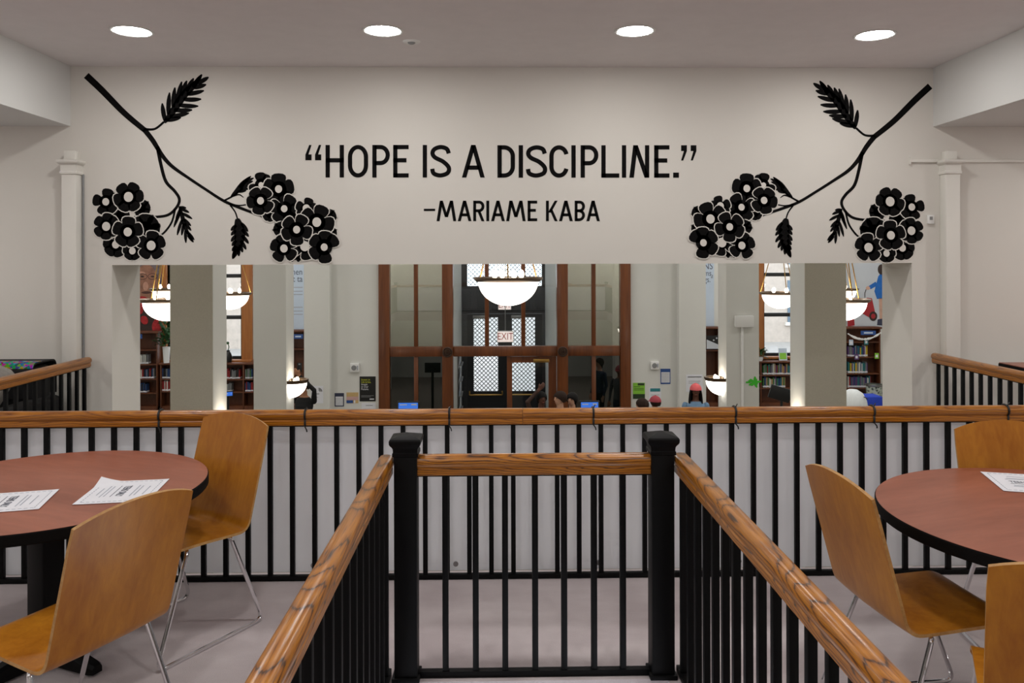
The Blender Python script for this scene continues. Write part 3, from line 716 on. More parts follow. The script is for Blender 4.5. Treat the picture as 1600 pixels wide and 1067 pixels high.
    flower(cC, C6, (592, 478), 35, 150, (55, 355, 300, 238, 165), 1.0); flower(cC, C6, (360, 400), 37, 140, (55, 125, 188, 258, 322))
    flower(cC, C6, (1030, 555), 20, 75, (80, 20, 320, 200), 1.2, False); flower(cC, C6, (1050, 715), 20, 60, (0, 60, 120, 180, 240, 300), 1.2, False)
    flower(cC, C6, (700, 950), 15, 62, (0, 180, 330, 210), 1.1, False); flower(cC, C6, (560, 680), 15, 75, (110, 160, 210, 60), 1.1, False)
    flower(cC, C6, (810, 475), 40, 108, (72, 5, 225, 160), 1.0); flower(cC, C6, (795, 845), 50, 138, (40, 110, 200, 282, 345), 1.0)
    flower(cC, C6, (590, 868), 40, 140, (100, 40, 160, 235, 320), 1.0); flower(cC, C6, (912, 610), 47, 175, (68, 350, 275, 215, 145), .98)
    flower(cC, C6, (985, 855), 37, 160, (85, 145, 212, 275, 35), .95); flower(cC, C6, (715, 683), 38, 155, (62, 345, 272, 203, 140), .95)
    return t
branch('black painted flowering branch beside the opening quotation mark of the quote', id_map)
branch('black painted flowering branch beside the closing quotation mark of the quote', mirror_map)

# ================================================================== CEILING LIGHTS
def downlight(x, y, z, label, group=None, mat='lamp_diffuser', r=.122):
    t = thing('ceiling_downlight', label, 'ceiling light', (x, y, z), 0, group)
    MB().lathe([(r*1.0, .002), (r*1.02, -.004), (r*1.12, -.008), (r*1.20, -.006), (r*1.22, -.0005)], 32).build('trim_ring', 'white_plastic', t)
    MB().lathe([(0, -.016), (r*.5, -.0145), (r*.85, -.009), (r, -.002)], 32).build('diffuser', mat, t)
    return t
lp = [atZ(206, 48.5, ZC), atZ(598, 47.5, ZC), atZ(992, 48, ZC), atZ(1367, 54.5, ZC)]
lab4 = ['round ceiling downlight above the branch by the opening quotation mark', 'round ceiling downlight beside the small smoke detector', 'round ceiling downlight above the end of the word discipline', 'round ceiling downlight above the branch by the closing quotation mark']
for p, lb in zip(lp, lab4): downlight(p.x, p.y, ZC, lb)
for j, y in enumerate((3.0, .2, -2.6)):  # unseen rows following the visible grid; the last is added for frontal light
    for p in lp: downlight(p.x, y, ZC, 'unseen round ceiling downlight in the ceiling over the stairwell and behind it', 'downlights behind the camera')
for sx in (-1, 1):
    for x in (5.2, 7.0):
        for y in (5.6, 2.9, .2): downlight(sx*x, y, ZB, 'round ceiling downlight in the low side ceiling', 'downlights of the low side ceilings')
p = atZ(643, 65, ZC)
t = thing('smoke_detector', 'small white disc detector on the ceiling', 'detector', (p.x, p.y, ZC))
MB().lathe([(0, -.018), (.02, -.018), (.028, -.012), (.03, 0)], 20).build('sensor', 'grey_plastic', t); MB().lathe([(.03, -.008), (.06, -.006), (.068, 0)], 24).build('base_plate', 'white_plastic', t)
for x in (-10, -5.5, 0.2, 5.8, 10.2):
    for y in (9.5, 12.6, 14.6, 17.6, 20):
        if abs(x) < 4 and y > 15: continue
        downlight(x, y, HC, 'unseen large round lamp added in the high hall ceiling', 'added lamps of the hall ceiling', 'unseen_lamp', .2)  # out of view, added to light the hall
for xx_, lb_ in ((-2.2, 'added round lamp brightening the office behind the panes by the black poster'), (2.6, 'added round lamp brightening the office behind the panes by the green flyer')): downlight(xx_, 16.5, 3.3, lb_, None, 'unseen_lamp', .22)  # unseen lamps added so that the upper panes look bright
downlight(.2, 17.4, HC, 'large round lamp in the vestibule ceiling', None, 'unseen_lamp', .14)

# wall fittings: boxed pipes, conduit, thermostat
def boxed_pipe(px, py_top, label):
    p = atY(px, py_top, YW); z1 = p.z
    t = thing('boxed_pipe', label, 'pipe cover', (p.x, YW, 0))
    MB().box((-.062, -.10, 0), (.062, 0, z1-.09), 0, .008).build('casing', 'white_trim', t)
    c = MB()
    def rr(h, d, z): return [(-h, 0, z), (-h, -d, z), (h, -d, z), (h, 0, z)]
    c.loft([rr(.062, .10, z1-.17), rr(.072, .11, z1-.165), rr(.072, .11, z1-.15), rr(.065, .103, z1-.14), rr(.066, .104, z1-.09), rr(.085, .125, z1-.075), rr(.09, .13, z1-.065), rr(.09, .13, z1-.05), rr(.07, .11, z1-.045)])
    c.build('capital', 'white_trim', t, smooth=20)
    MB().box((-.05, -.085, z1-.045), (.045, 0, z1+.03), 0, .006).build('junction_box', 'white_trim', t)
    MB().tube([(.075, -.012, 0), (.075, -.012, z1-.16)], .008, 8).build('cable', 'grey_plastic', t)
    return t, z1
boxed_pipe(117, 243, 'white boxed pipe with moulded capital on the wall behind the sofa')
boxed_pipe(1479, 243, 'white boxed pipe with moulded capital on the wall near the thermostat')
pa, pb = atY(1422, 252, YW), atY(1466, 252, YW)
t = thing('wall_conduit', 'thin white conduit running level along the wall through the boxed pipe', 'conduit', (pa.x, YW, pa.z))
MB().box((0, -.02, -.012), (pb.x-pa.x-.01, 0, .012), 0, .003).build('duct', 'white_trim', t); MB().box((pb.x-pa.x+.19, -.02, -.012), (8-pa.x-.02, 0, .012), 0, .003).build('duct', 'white_trim', t)
MB().box((-.012, -.026, -.03), (.0, 0, .03), 0, .003).build('end_cap', 'white_trim', t)
p = atY(1453, 343, YW)
t = thing('thermostat', 'small white thermostat with dark display on the wall', 'thermostat', (p.x, YW, p.z))
MB().box((-.028, -.022, -.038), (.028, 0, .038), 0, .004).build('housing', 'white_plastic', t); MB().box((-.014, -.024, -.004), (.012, -.021, .024)).build('display', 'grey_plastic', t, smooth=0)

# ================================================================== TABLES
ZTB = .745
def round_table(x, y, r, rz, label):
    t = thing('round_table', label, 'table', (x, y, 0), rz)
    MB().lathe([(0, ZTB), (r-.004, ZTB), (r-.004, ZTB-.004), (0, ZTB-.004)], 96).build('table_top', 'table_laminate', t)
    MB().lathe([(r-.012, ZTB-.0012), (r-.003, ZTB-.0008), (r, ZTB-.005), (r, ZTB-.04), (r-.004, ZTB-.045), (0, ZTB-.045), (0, ZTB-.0045), (r-.012, ZTB-.0045)], 96).build('edge_band', 'black_paint', t)
    MB().box((-.052, -.052, .05), (.052, .052, ZTB-.07), 0, .01).build('column', 'black_metal', t)
    MB().box((-.2, -.2, ZTB-.07), (.2, .2, ZTB-.0455), 0, .006).build('mounting_plate', 'black_metal', t)
    for k in range(4):
        a_ = k*PI/2; q = MB(); L_ = .31
        rings = []
        for d, h, w2 in ((.0, .10, .034), (.1, .09, .034), (.22, .068, .032), (L_-.02, .052, .03), (L_, .045, .022)):
            rings.append([(d, -w2, .012), (d, w2, .012), (d, w2, h-.012), (d, w2*.6, h), (d, -w2*.6, h), (d, -w2, h-.012)])
        q.loft(rings); f_ = q.build('foot', 'black_metal', t, rz=a_)
        MB().lathe([(0, 0), (.02, 0), (.02, .012), (0, .012)], 12, c=(L_-.04, 0, 0)).build('glide', 'grey_plastic', f_)
    return t
TL = (-1.925, 3.45, .65); TR = (2.165, 2.95, .688)
round_table(*TL, math.radians(-25), 'round cherry topped table with black edge and two paper signs')
round_table(*TR, math.radians(20), 'round cherry topped table with black edge and one paper sign')
# paper signs on the tables
def paper_sign(c, along, label, W, H, turn=-PI/2, curl=0):
    """c centre on the table, along = direction in which the sheet's long side runs (deg)"""
    t = thing('paper_sign', label, 'paper', (c[0], c[1], ZTB+.0012), math.radians(along))
    N = 14; q = MB(); vs_ = []; fs = []
    def hz(x, y):
        u = max(0, (x/W+.5)-.7)/.3; v = max(0, (y/H+.5)-.7)/.3; u2 = max(0, .3-(x/W+.5))/.3
        return .0015+curl*(u2*v)**1.2 + .006*max(0, abs(x/W)*2-.75)**1.5
    for dz in (0, -.0008):
        for j in range(N+1):
            for i in range(N+1): x, y = (i/N-.5)*W, (j/N-.5)*H; vs_.append((x, y, hz(x, y)+dz))
    K = (N+1)**2
    for j in range(N):
        for i in range(N):
            a_ = j*(N+1)+i; fs += [(a_, a_+1, a_+N+2, a_+N+1), (K+a_, K+a_+N+1, K+a_+N+2, K+a_+1)]
    for i in range(N):
        for a_, b2 in ((i, i+1), (N*(N+1)+i+1, N*(N+1)+i), ((i+1)*(N+1), i*(N+1)), (i*(N+1)+N, (i+1)*(N+1)+N)): fs.append((a_, K+a_, K+b2, b2))
    q.add(vs_, fs); q.build('sheet', 'paper', t)
    def put(o): o.rotation_euler = (0, 0, turn); return o
    o = put(link('lettering', text_mesh('TEENS ONLY', .036, 'ink', .0002), t, (0, 0, .0024))); o.scale = (.72, 1.15, 1)
    put(MB().box((-.08, -.03, .0021), (.08, -.0275, .0025)).build('underline', 'ink', t, smooth=0))
    for k, (y, l) in enumerate(((.045, .08), (.06, .07), (.09, .06), (-.055, .075), (-.07, .08), (-.09, .05))): put(MB().box((-l, y-.002, .0021), (l, y+.002, .0025)).build('text_line', 'light_ink', t, smooth=0))
    bd = MB(); w2, h2 = W/2-.02, H/2-.02
    for k in range(12):
        u = -1+2*(k+.2)/12; v_ = u+.1
        bd.box((w2*u, h2-.003, .0021), (w2*v_, h2, .0025)).box((w2*u, -h2, .0021), (w2*v_, -h2+.003, .0025)).box((-w2, h2*u, .0021), (-w2+.003, h2*v_, .0025)).box((w2-.003, h2*u, .0021), (w2, h2*v_, .0025))
    bd.build('dashed_border', 'light_ink', t, smooth=0)['kind'] = 'stuff'
    return t
paper_sign((-1.945, 3.225), 14, 'white paper sign lying flat next to the sign with the curled corner', .29, .28)
paper_sign((-1.555, 3.36), 8, 'white paper sign with a curled corner partly behind a chair back', .28, .33, -PI/2, .022)
paper_sign((2.27, 3.37), -16, 'white paper sign alone on its round table', .29, .31, 0)

# ================================================================== CHAIRS
def shell_profile():
    pts = [(.232, .418), (.222, .447), (.175, .468), (.02, .461), (-.12, .449), (-.218, .443), (-.345, .905)]
    P_ = [Vector(p) for p in pts]
    return fillet(P_, [0, .02, .06, .05, .05, .085, 0], 6)
def chair_meshes():
    pr = shell_profile(); n = len(pr)
    # arc length, extended at the top by the arch
    NU = 14; hw = .23; th = .0115
    top_dir = (pr[-1]-pr[-2]).normalized()
    def line(u):
        arch = .042*(1-abs(u)**2.2)
        line_ = [p.copy() for p in pr]
        # subdivide the straight back so that the grid is even
        b0, b1 = line_[-2], line_[-1]+top_dir*arch
        line_ = line_[:-1] + [b0+(b1-b0)*(k/6) for k in range(1, 7)]
        return line_
    us = [-1+2*k/NU for k in range(NU+1)]
    Ls = [line(u) for u in us]; M_ = len(Ls[0])
    def nrm(l, i):
        a_, c_ = l[max(i-1, 0)], l[min(i+1, len(l)-1)]; d = (c_-a_).normalized(); return Vector((d.y, -d.x))   # towards the underside / rear
    def pt(j, i, off):
        l = Ls[j]; u = us[j]; p = l[i] - nrm(l, i)*off*0; q = nrm(l, i)
        fr = i/(M_-1)
        dish = .012*(u*u-1)*(1 if fr > .55 else .5)      # gentle dishing of back and seat
        w_ = hw*(1-.0*fr)
        if i == 0: w_ *= .97
        if i >= M_-1: w_ *= .985
        p2 = p + q*(-off) + q*(-dish*-1)*-1*0
        return (u*w_, p2.x+ (dish if fr > .55 else 0), p2.y + (dish*.5 if fr <= .55 else 0))
    sh = MB(); vs_ = []; fs = []; NJ = NU+1
    for off in (0, th):
        for i in range(M_):
            for j in range(NJ): vs_.append(pt(j, i, off))
    K = M_*NJ
    for i in range(M_-1):
        for j in range(NU):
            a_ = i*NJ+j; fs += [(a_, a_+NJ, a_+NJ+1, a_+1), (K+a_, K+a_+1, K+a_+NJ+1, K+a_+NJ)]
    sh.add(vs_, fs, 0)
    ef = []
    for i in range(M_-1):
        for j in (0, NU): a_ = i*NJ+j; ef.append((a_, K+a_, K+a_+NJ, a_+NJ))
    for j in range(NU):
        for i in (0, M_-1): a_ = i*NJ+j; ef.append((a_, a_+1, K+a_+1, K+a_))
    k = len(sh.f); sh.f += ef; sh.m += [1]*len(ef)
    shell = sh.mesh('shell', ['plywood', 'plywood_edge'], 45)
    frames = []
    for s in (-1, 1):
        x = s*.235
        pth = fillet([(s*.10, -.13, .436), (s*.215, -.13, .436), (x+s*.022, -.285, .008), (x+s*.022, .29, .008), (s*.215, .10, .448), (s*.10, .10, .448)], [0, .03, .05, .05, .03, 0], 6)
        frames.append(MB().tube(pth, .0092, 10).mesh('sled_leg', 'chrome'))
    cross = MB().tube([(-.11, -.13, .436), (.11, -.13, .436)], .0092, 8).tube([(-.11, .10, .448), (.11, .10, .448)], .0092, 8).box((-.10, -.12, .438), (-.07, .10, .447)).box((.07, -.12, .438), (.10, .10, .447)).mesh('seat_support', 'chrome')
    return shell, frames, cross
SHELL, LEGS, CROSS = chair_meshes()
def chair(x, y, deg, label):
    t = thing('plywood_chair', label, 'chair', (x, y, 0), math.radians(deg), 'bent plywood chairs with chrome sled legs')
    link('shell', SHELL, t); [link('sled_leg', l, t) for l in LEGS]; link('seat_support', CROSS, t)
    return t
chair(-1.481, 2.766, 64, 'plywood chair with chrome sled legs, its back hiding part of the curled paper sign')
chair(-1.481, 3.706, 149.5, 'plywood chair with chrome sled legs turned away from the table, seat towards the stairwell')
chair(1.575, 2.90, -84, 'plywood chair with chrome sled legs beside the stairwell railing, pushed under the table')
chair(2.345, 3.36, 174, 'plywood chair tucked in between the table with one sign and the long railing')
chair(1.64, 2.27, -27, 'plywood chair at the table with one sign, opposite the long railing')

# ================================================================== SIDE FURNITURE ON THE GALLERY
t = thing('sofa', 'black sofa with a colourful woven throw along its back', 'sofa', (-4.53, 6.02, 0))
MB().box((-.95, -.42, .1), (.95, .3, .42), 0, .04).build('seat_base', 'sofa_black', t)
MB().box((-.95, .22, .1), (.95, .52, .90), 0, .07).build('backrest', 'sofa_black', t)
for s in (-1, 1): MB().box((s*.95-.1, -.42, .1), (s*.95+.1, .5, .64), 0, .05).build('armrest', 'sofa_black', t)
for sx in (-1, 1):
    for sy in (-.35, .42): MB().lathe([(0, 0), (.02, 0), (.028, .1), (0, .1)], 10, c=(sx*.9, sy, 0)).build('leg', 'black_metal', t)
q = MB(); pr = fillet([(0, .195, .66), (0, .20, .925), (0, .54, .925), (0, .54, .66)], .07, 5)
t = thing('woven_throw', 'black throw with a colourful woven band draped over the sofa back', 'throw', (-4.53, 6.02, 0))
def drape(pts, th): return [[(x, p.y, p.z) for p in pts]+[(x, p.y*.985+.005, p.z-th) for p in reversed(pts)] for x in (-.9, .96)]
q.loft(drape(pr, .012)).build('cloth', 'sofa_black', t)
bd_ = [Vector((0, p.y-.002, p.z+.003)) for p in pr if .80 < p.z and p.y < .30]
bd_ = bd_[-5:] + [Vector((0, .33, .928))]
MB().loft(drape(bd_, .004)).build('woven_band', 'woven_textile', t)
q = MB().box((-.25, -.07, -.2), (.25, .07, .2), 0, .065); o = q.build('cushion', 'cushion_grey', None, (-3.87, 5.98, .80)); o.rotation_euler = (math.radians(-16), math.radians(24), 0)
tag(o, 'light grey cushion leaning on the back of the black sofa', 'cushion')
pc = atY(1560, 566, 6.5)
t = thing('study_table', 'rectangular dark edged study table beyond the railing near the thermostat', 'table', (pc.x, 0, 0)); ht = pc.z
MB().box((.004, 5.2, ht-.006), (1.5, 6.5, ht), 0, .001).build('table_top', 'table_laminate', t)
MB().box((0, 5.196, ht-.04), (1.504, 6.504, ht-.0065), 0, .004).build('edge_band', 'black_paint', t)
for x in (.3, 1.4):
    for y in (5.35, 6.35): MB().box((x-.03, y-.03, 0), (x+.03, y+.03, ht-.04), 0, .004).build('leg', 'grey_plastic', t)

# ================================================================== HALL: lamps
def pendant(px, py_rim, Y, R, label, z=None, group=None):
    p = atY(px, py_rim, Y)
    t = thing('pendant_lamp', label, 'pendant lamp', (p.x, Y, p.z), 0, group)
    k = R/.42
    MB().lathe([(R*.86*math.cos(a_), -.02-R*.72*math.sin(a_)) for a_ in [i*PI/2/14 for i in range(15)]], 40).build('glass_bowl', 'bowl_glass', t)
    MB().lathe([(R*.84, -.035), (R*.92, -.03), (R, .0), (R*1.0, .022), (R*.96, .026), (R*.88, .0), (R*.84, -.005), (R*.84, -.035)], 48).build('rim', 'bronze', t)
    for a_ in range(3):
        an = a_*2*PI/3+.5; MB().tube([(R*.95*math.cos(an), R*.95*math.sin(an), .02), (R*.12*math.cos(an), R*.12*math.sin(an), 1.25*k)], .009, 6).build('suspension_rod', 'brass', t)
    MB().lathe([(0, 1.2*k), (R*.14, 1.2*k), (R*.16, 1.25*k), (.02, 1.32*k), (.016, HC-p.z)], 16).build('stem', 'brass', t)
    for a_ in range(4):
        an = a_*PI/2+.4; b2 = MB().tube([(R*.42*math.cos(an), R*.42*math.sin(an), -.05), (R*.42*math.cos(an), R*.42*math.sin(an), .01)], .02, 8).build('lamp_holder', 'white_plastic', t)
        MB().ball((R*.42*math.cos(an), R*.42*math.sin(an), .06), (.035, .035, .055), 10).build('bulb', 'bulb', b2)
    return t
pendant(794, 436, 9.9, .43, 'large white glass bowl pendant hanging before the entrance screen')
pendant(262, 469, 12.5, .42, 'white glass bowl pendant hanging in front of the portrait mural')
pendant(264, 452, 18.5, .42, 'white glass bowl pendant further back, above the potted plant')
pendant(360, 459, 16.4, .42, 'white glass bowl pendant hanging before the window with the vase')
pendant(1219, 458, 16.4, .42, 'white glass bowl pendant hanging before the window with the leaning card')
pendant(1316, 469, 12.5, .42, 'white glass bowl pendant hanging in front of the mural with the red trolley')
pendant(1312, 452, 18.5, .42, 'white glass bowl pendant further back, before the red trolley mural')
def sconce(x, Y, side, label):
    z = wz(594, 12.4, 462)
    t = thing('wall_sconce', label, 'wall lamp', (x, Y, z)); R = .28
    a0, a1 = (-PI/2, PI/2) if side > 0 else (PI/2, 3*PI/2)
    MB().lathe([(R*.9*math.cos(a_), -.03-R*.85*math.sin(a_)) for a_ in [i*PI/2/10 for i in range(11)]], 20, a0=a0, a1=a1, sy=.72).build('glass_bowl', 'bowl_glass', t)
    MB().lathe([(R*.84, -.04), (R*.92, -.035), (R, -.005), (R, .02), (R*.94, .02), (R*.84, -.01), (R*.84, -.04)], 20, a0=a0, a1=a1, sy=.72).build('rim', 'bronze', t)
    MB().box((0, -.1, -.16) if side > 0 else (-.015, -.1, -.16), (.015, .1, .02) if side > 0 else (0, .1, .02), 0, .004).build('back_plate', 'bronze', t)
    for s in (-1, 1): MB().ball((side*.09, s*.07, .0), (.03, .03, .05), 10).build('bulb', 'bulb', t)
for i, (a, c, Y, d) in enumerate(COLS):
    side = 1 if i % 2 == 0 else -1
    xx = wx(c, Y) if side > 0 else wx(a, Y)
    sconce(xx+side*.002, Y+d/2, side, ['half bowl wall lamp on the shade toned column by the portrait', 'half bowl wall lamp on the shade toned column by the bookcase with garland', 'half bowl wall lamp on the white column in front of the person in black', 'half bowl wall lamp on the white column with the wireless box'][i])

# ---- notices on the walls
def notice(px0, px1, py0, py1, Y, name, label, cat, base, parts=(), th=.004):
    a_, b2 = atY(px0, py1, Y), atY(px1, py0, Y); W, H = b2.x-a_.x, b2.z-a_.z
    t = thing(name, label, cat, (a_.x, Y-.001, a_.z))
    MB().box((0, -th, 0), (W, 0, H)).build('sheet', base, t, smooth=0)
    for nm, u0, v0, u1, v1, mt in parts: MB().box((u0*W, -th-.002, v0*H), (u1*W, -th+.0005, v1*H)).build(nm, mt, t, smooth=0)
    return t, W, H
def lett(t, txt, x, z, size, mat, align='LEFT', y=-.0065, sx=1):
    o = link('lettering', text_mesh(txt, size, mat, .0005, align), t, (x, y, z)); o.rotation_euler = (PI/2, 0, 0); o.scale = (sx, 1, 1); return o
t, W, H = notice(562, 587, 588, 627, YV, 'poster', 'black poster with yellow and white lettering beside the entrance screen', 'poster', 'poster_black', [('small_print', .1, .22, .88, .235, 'grey_plastic'), ('small_print', .1, .17, .7, .185, 'grey_plastic'), ('logo', .62, .07, .9, .11, 'paper')])
for k, (s, mt) in enumerate((('Invest in', 'poster_yellow'), ('Libraries,', 'poster_yellow'), ('Invest', 'paper'), ('in Our', 'paper'), ('Future.', 'paper'))): lett(t, s, .1*W, H*(.87-.095*k), H*.115, mt, sx=.92)
notice(523, 537.5, 614, 635, YV, 'notice', 'navy framed notice with white timetable low on the wall', 'notice', 'poster_navy', [('timetable', .1, .08, .9, .74, 'paper')]+[('table_line', .1, .16+.11*k, .9, .18+.11*k, 'grey_plastic') for k in range(5)])
notice(541.5, 560, 613, 630, YV, 'poster', 'tan and pink flyer with a blue footer beside the black poster', 'poster', 'poster_tan', [('picture', .0, .3, 1, .62, 'poster_pink'), ('footer', 0, .02, .55, .28, 'poster_blue'), ('footer_mark', .62, .02, .74, .28, 'paper')])
t, W, H = notice(486, 505, 603, 630, YP, 'notice', 'white wireless network notice on the pilaster beside the person in black', 'notice', 'paper', [('text_line', .06, .60, .45, .63, 'poster_black'), ('text_line', .06, .53, .68, .565, 'poster_black'), ('text_line', .06, .46, .42, .49, 'poster_black'), ('text_line', .08, .34, .6, .36, 'grey_plastic')])
for r in (.025, .045, .065):
    ribbon_ = MB(); ribbon(ribbon_, [(.62*W+r*math.cos(a_), .68*H+r*math.sin(a_)) for a_ in [PI*k/16 for k in range(9)]], .011, -.004, .002); ribbon_.build('wireless_symbol', 'poster_black', t, smooth=0)
notice(565, 587, 629.5, 640, YV, 'notice', 'white notice low under the black poster', 'notice', 'paper', [('text_line', .3, .6, .8, .68, 'grey_plastic')])
t, W, H = notice(989, 1007.5, 598, 623, YV, 'poster', 'bright green flyer with dark photo strip beside the entrance screen', 'poster', 'poster_green', [('photo_strip', 0, 0, 1, .3, 'poster_dark_green'), ('corner_block', .4, .84, .95, .98, 'poster_dark_green'), ('text_line', .08, .74, .6, .77, 'poster_dark_green'), ('text_line', .08, .62, .9, .65, 'poster_dark_green'), ('text_line', .08, .54, .9, .56, 'poster_dark_green')])
notice(1014, 1033, 606, 634, YV, 'notice', 'white notice with teal heading near the blue notice', 'notice', 'paper', [('heading', .1, .8, .92, .98, 'poster_teal'), ('text_line', .15, .6, .85, .62, 'grey_plastic')])
notice(1032, 1047.5, 576, 600, YV, 'notice', 'blue bordered notice with white table above the teal headed notice', 'notice', 'poster_blue', [('timetable', .08, .1, .92, .78, 'paper')]+[('table_line', .12, .18+.1*k, .88, .2+.1*k, 'grey_plastic') for k in range(6)])
t, W, H = notice(1072, 1098, 585, 612, YP, 'notice', 'white printed notice on the pilaster above the coral cap', 'notice', 'paper', [('heading', .1, .84, .92, .88, 'poster_black'), ('text_line', .14, .6, .86, .62, 'grey_plastic'), ('text_line', .14, .5, .8, .52, 'grey_plastic')])
for px0, px1, py0, py1, lab in ((547.5, 561.5, 567, 581, 'square white alarm plate on the wall above the tan flyer'), (1016, 1029, 564, 577, 'square white alarm plate on the wall above the teal headed notice')):
    a_, b2 = atY(px0, py1, YV), atY(px1, py0, YV); W, H = b2.x-a_.x, b2.z-a_.z
    t = thing('alarm_plate', lab, 'alarm', (a_.x, YV-.002, a_.z)); MB().box((0, -.05, 0), (W, 0, H), 0, .01).build('housing', 'white_plastic', t)
    MB().lathe([(.045, 0), (.05, .008), (.04, .012), (.02, .008), (0, .008)], 20).build('horn_grille', 'grey_plastic', t, (W*.45, -.05, H*.5)).rotation_euler = (PI/2, 0, 0); MB().box((W*.78, -.056, H*.25), (W*.9, -.048, H*.75)).build('strobe', 'light_ink', t, smooth=0)
# box, cable cover and green splat on the white column
Yc = 12.15
a_, b2 = atY(1147, 511, Yc), atY(1176, 492.5, Yc); W, H = b2.x-a_.x, b2.z-a_.z
t = thing('wireless_box', 'white flat box with cable cover down the white column', 'box', (a_.x, Yc-.002, a_.z)); MB().box((0, -.07, 0), (W, 0, H), 0, .012).build('housing', 'white_plastic', t)
xa = wx(1157, Yc)-a_.x; MB().box((xa, -.025, ZF-a_.z), (xa+.04, 0, -.002), 0, .004).build('cable_cover', 'white_plastic', t)
c = atY(1178.5, 597, Yc); pts = []
for k in range(36):
    an = 2*PI*k/36; r = .062+.022*math.sin(an*5+1)+.014*math.sin(an*9+.3); pts.append((r*1.25*math.cos(an), r*math.sin(an)))
q = MB(); flat(q, pts, 0, .004); q.box((-.13, -.004, -.015), (-.06, 0, .012)).build('cutout', 'leaf_green_sign', None)
o = [x for x in bpy.data.objects if x.name == 'cutout'][0]; o.name = 'paper_cutout'; o.location = (c.x, Yc-.002, c.z); tag(o, 'bright green paper splat shape stuck on the white column', 'cutout')

# ---- far wall: murals, text panels
YN = YB-.005
# portrait mural
m0, m1 = atY(205, 519, YN), atY(256, 395, YN)
t = thing('portrait_mural', 'painted portrait of a woman in glasses with red flowers above the bookcase', 'mural', (m0.x, YN, m0.z)); W, H = m1.x-m0.x, 2.6
paint('mural_ground', '#33241f', .7, .4, 5, 0); paint('mural_skin', '#8d6350', .7, .35, 6, 0); paint('mural_hair', '#6a5f63', .7, .5, 14, 0); paint('mural_shadow', '#4b2c26', .7, .3, 8, 0); paint('mural_red', '#a02024', .7, .4, 14, 0); paint('mural_light', '#b98b77', .7, .2, 9, 0)
MB().box((0, -.01, 0), (W, 0, H)).build('panel', 'mural_ground', t, smooth=0)
def el(cx, cz, rx, rz_, mt, nm, lay_, rot=0, n=28, par=None):
    q = MB(); flat(q, [(cx+rx*math.cos(k*2*PI/n)*math.cos(rot)-rz_*math.sin(k*2*PI/n)*math.sin(rot), cz+rx*math.cos(k*2*PI/n)*math.sin(rot)+rz_*math.sin(k*2*PI/n)*math.cos(rot)) for k in range(n)], -.0101-.001*lay_, .001)
    return q.build(nm, mt, par or t, smooth=0)
u = lambda px: wx(px, YN)-m0.x
v = lambda py: wz(py, YN, 235)-m0.z
el(u(232), v(432), .42, .62, 'mural_hair', 'hair', 0); el(u(229), v(442), .30, .50, 'mural_skin', 'face', 1); el(u(222), v(428), .1, .07, 'mural_light', 'cheek_light', 2); el(u(228), v(447), .07, .12, 'mural_light', 'nose', 3); el(u(229), v(457), .13, .035, 'mural_shadow', 'mouth', 4)
for px in (223, 239): el(u(px), v(432), .13, .085, 'mural_shadow', 'glasses_rim', 5); el(u(px), v(432), .115, .07, 'mural_skin', 'lens', 6); el(u(px), v(432), .045, .022, 'mural_ground', 'eye', 7)
for k, (px, py, r) in enumerate(((222, 472, .2), (250, 508, .24), (226, 500, .12), (256, 488, .14), (219, 486, .1))): el(u(px), v(py), r, r*.8, 'mural_red', 'red_flower', 8, k)
# trolley mural
m0, m1 = atY(1312, 511, YN), atY(1400, 395, YN)
t = thing('trolley_mural', 'pale wall mural of a figure in blue pulling a red wheeled trolley', 'mural', (m0.x, YN, m0.z)); W = m1.x-m0.x
paint('mural_pale', '#c3c8cf', .7, .03, 2, 0); paint('mural_blue', '#1d66b8', .7, .15, 8, 0); paint('mural_leg', '#c79f8b', .7, .1, 8, 0)
MB().box((0, -.01, 0), (W, 0, 2.6)).build('panel', 'mural_pale', t, smooth=0)
u = lambda px: wx(px, YN)-m0.x
v = lambda py: wz(py, YN, 1350)-m0.z
def pg(pts, mt, nm, lay_): q = MB(); flat(q, [(u(a_), v(b2)) for a_, b2 in pts], -.0101-.001*lay_, .001); return q.build(nm, mt, t, smooth=0)
pg([(1372, 432), (1378, 424), (1384, 432), (1386, 466), (1370, 467), (1366, 455)], 'mural_blue', 'coat', 1); pg([(1357, 447), (1368, 440), (1371, 446), (1360, 452)], 'mural_blue', 'sleeve', 2)
el(u(1377), v(421), .1, .14, 'mural_ground', 'head', 3); el(u(1356), v(450), .06, .05, 'mural_leg', 'hand', 4)
pg([(1373, 466), (1382, 466), (1381, 500), (1374, 500)], 'mural_leg', 'leg', 1); pg([(1371, 499), (1383, 497), (1383, 509), (1370, 508)], 'poster_navy', 'shoe', 2)
pg([(1346, 489), (1349, 474), (1354, 465), (1362, 466), (1367, 488), (1368, 494), (1358, 496)], 'sign_red', 'trolley_bag', 5); el(u(1364), v(494), .11, .13, 'mural_ground', 'wheel', 6); el(u(1364), v(494), .06, .07, 'sign_red', 'wheel_hub', 7)
pg([(1324, 499), (1334, 497), (1335, 508), (1324, 510)], 'sign_red', 'small_bag', 5); pg([(1328, 497), (1342, 488), (1347, 487), (1347, 490), (1342, 491), (1330, 499)], 'poster_navy', 'trolley_handle', 4)
q = MB(); ribbon(q, [(u(a_), v(b2)) for a_, b2 in ((1353, 452), (1351, 458), (1351, 465))], .02, -.0145, .001); q.build('pull_strap', 'mural_ground', t, smooth=0)
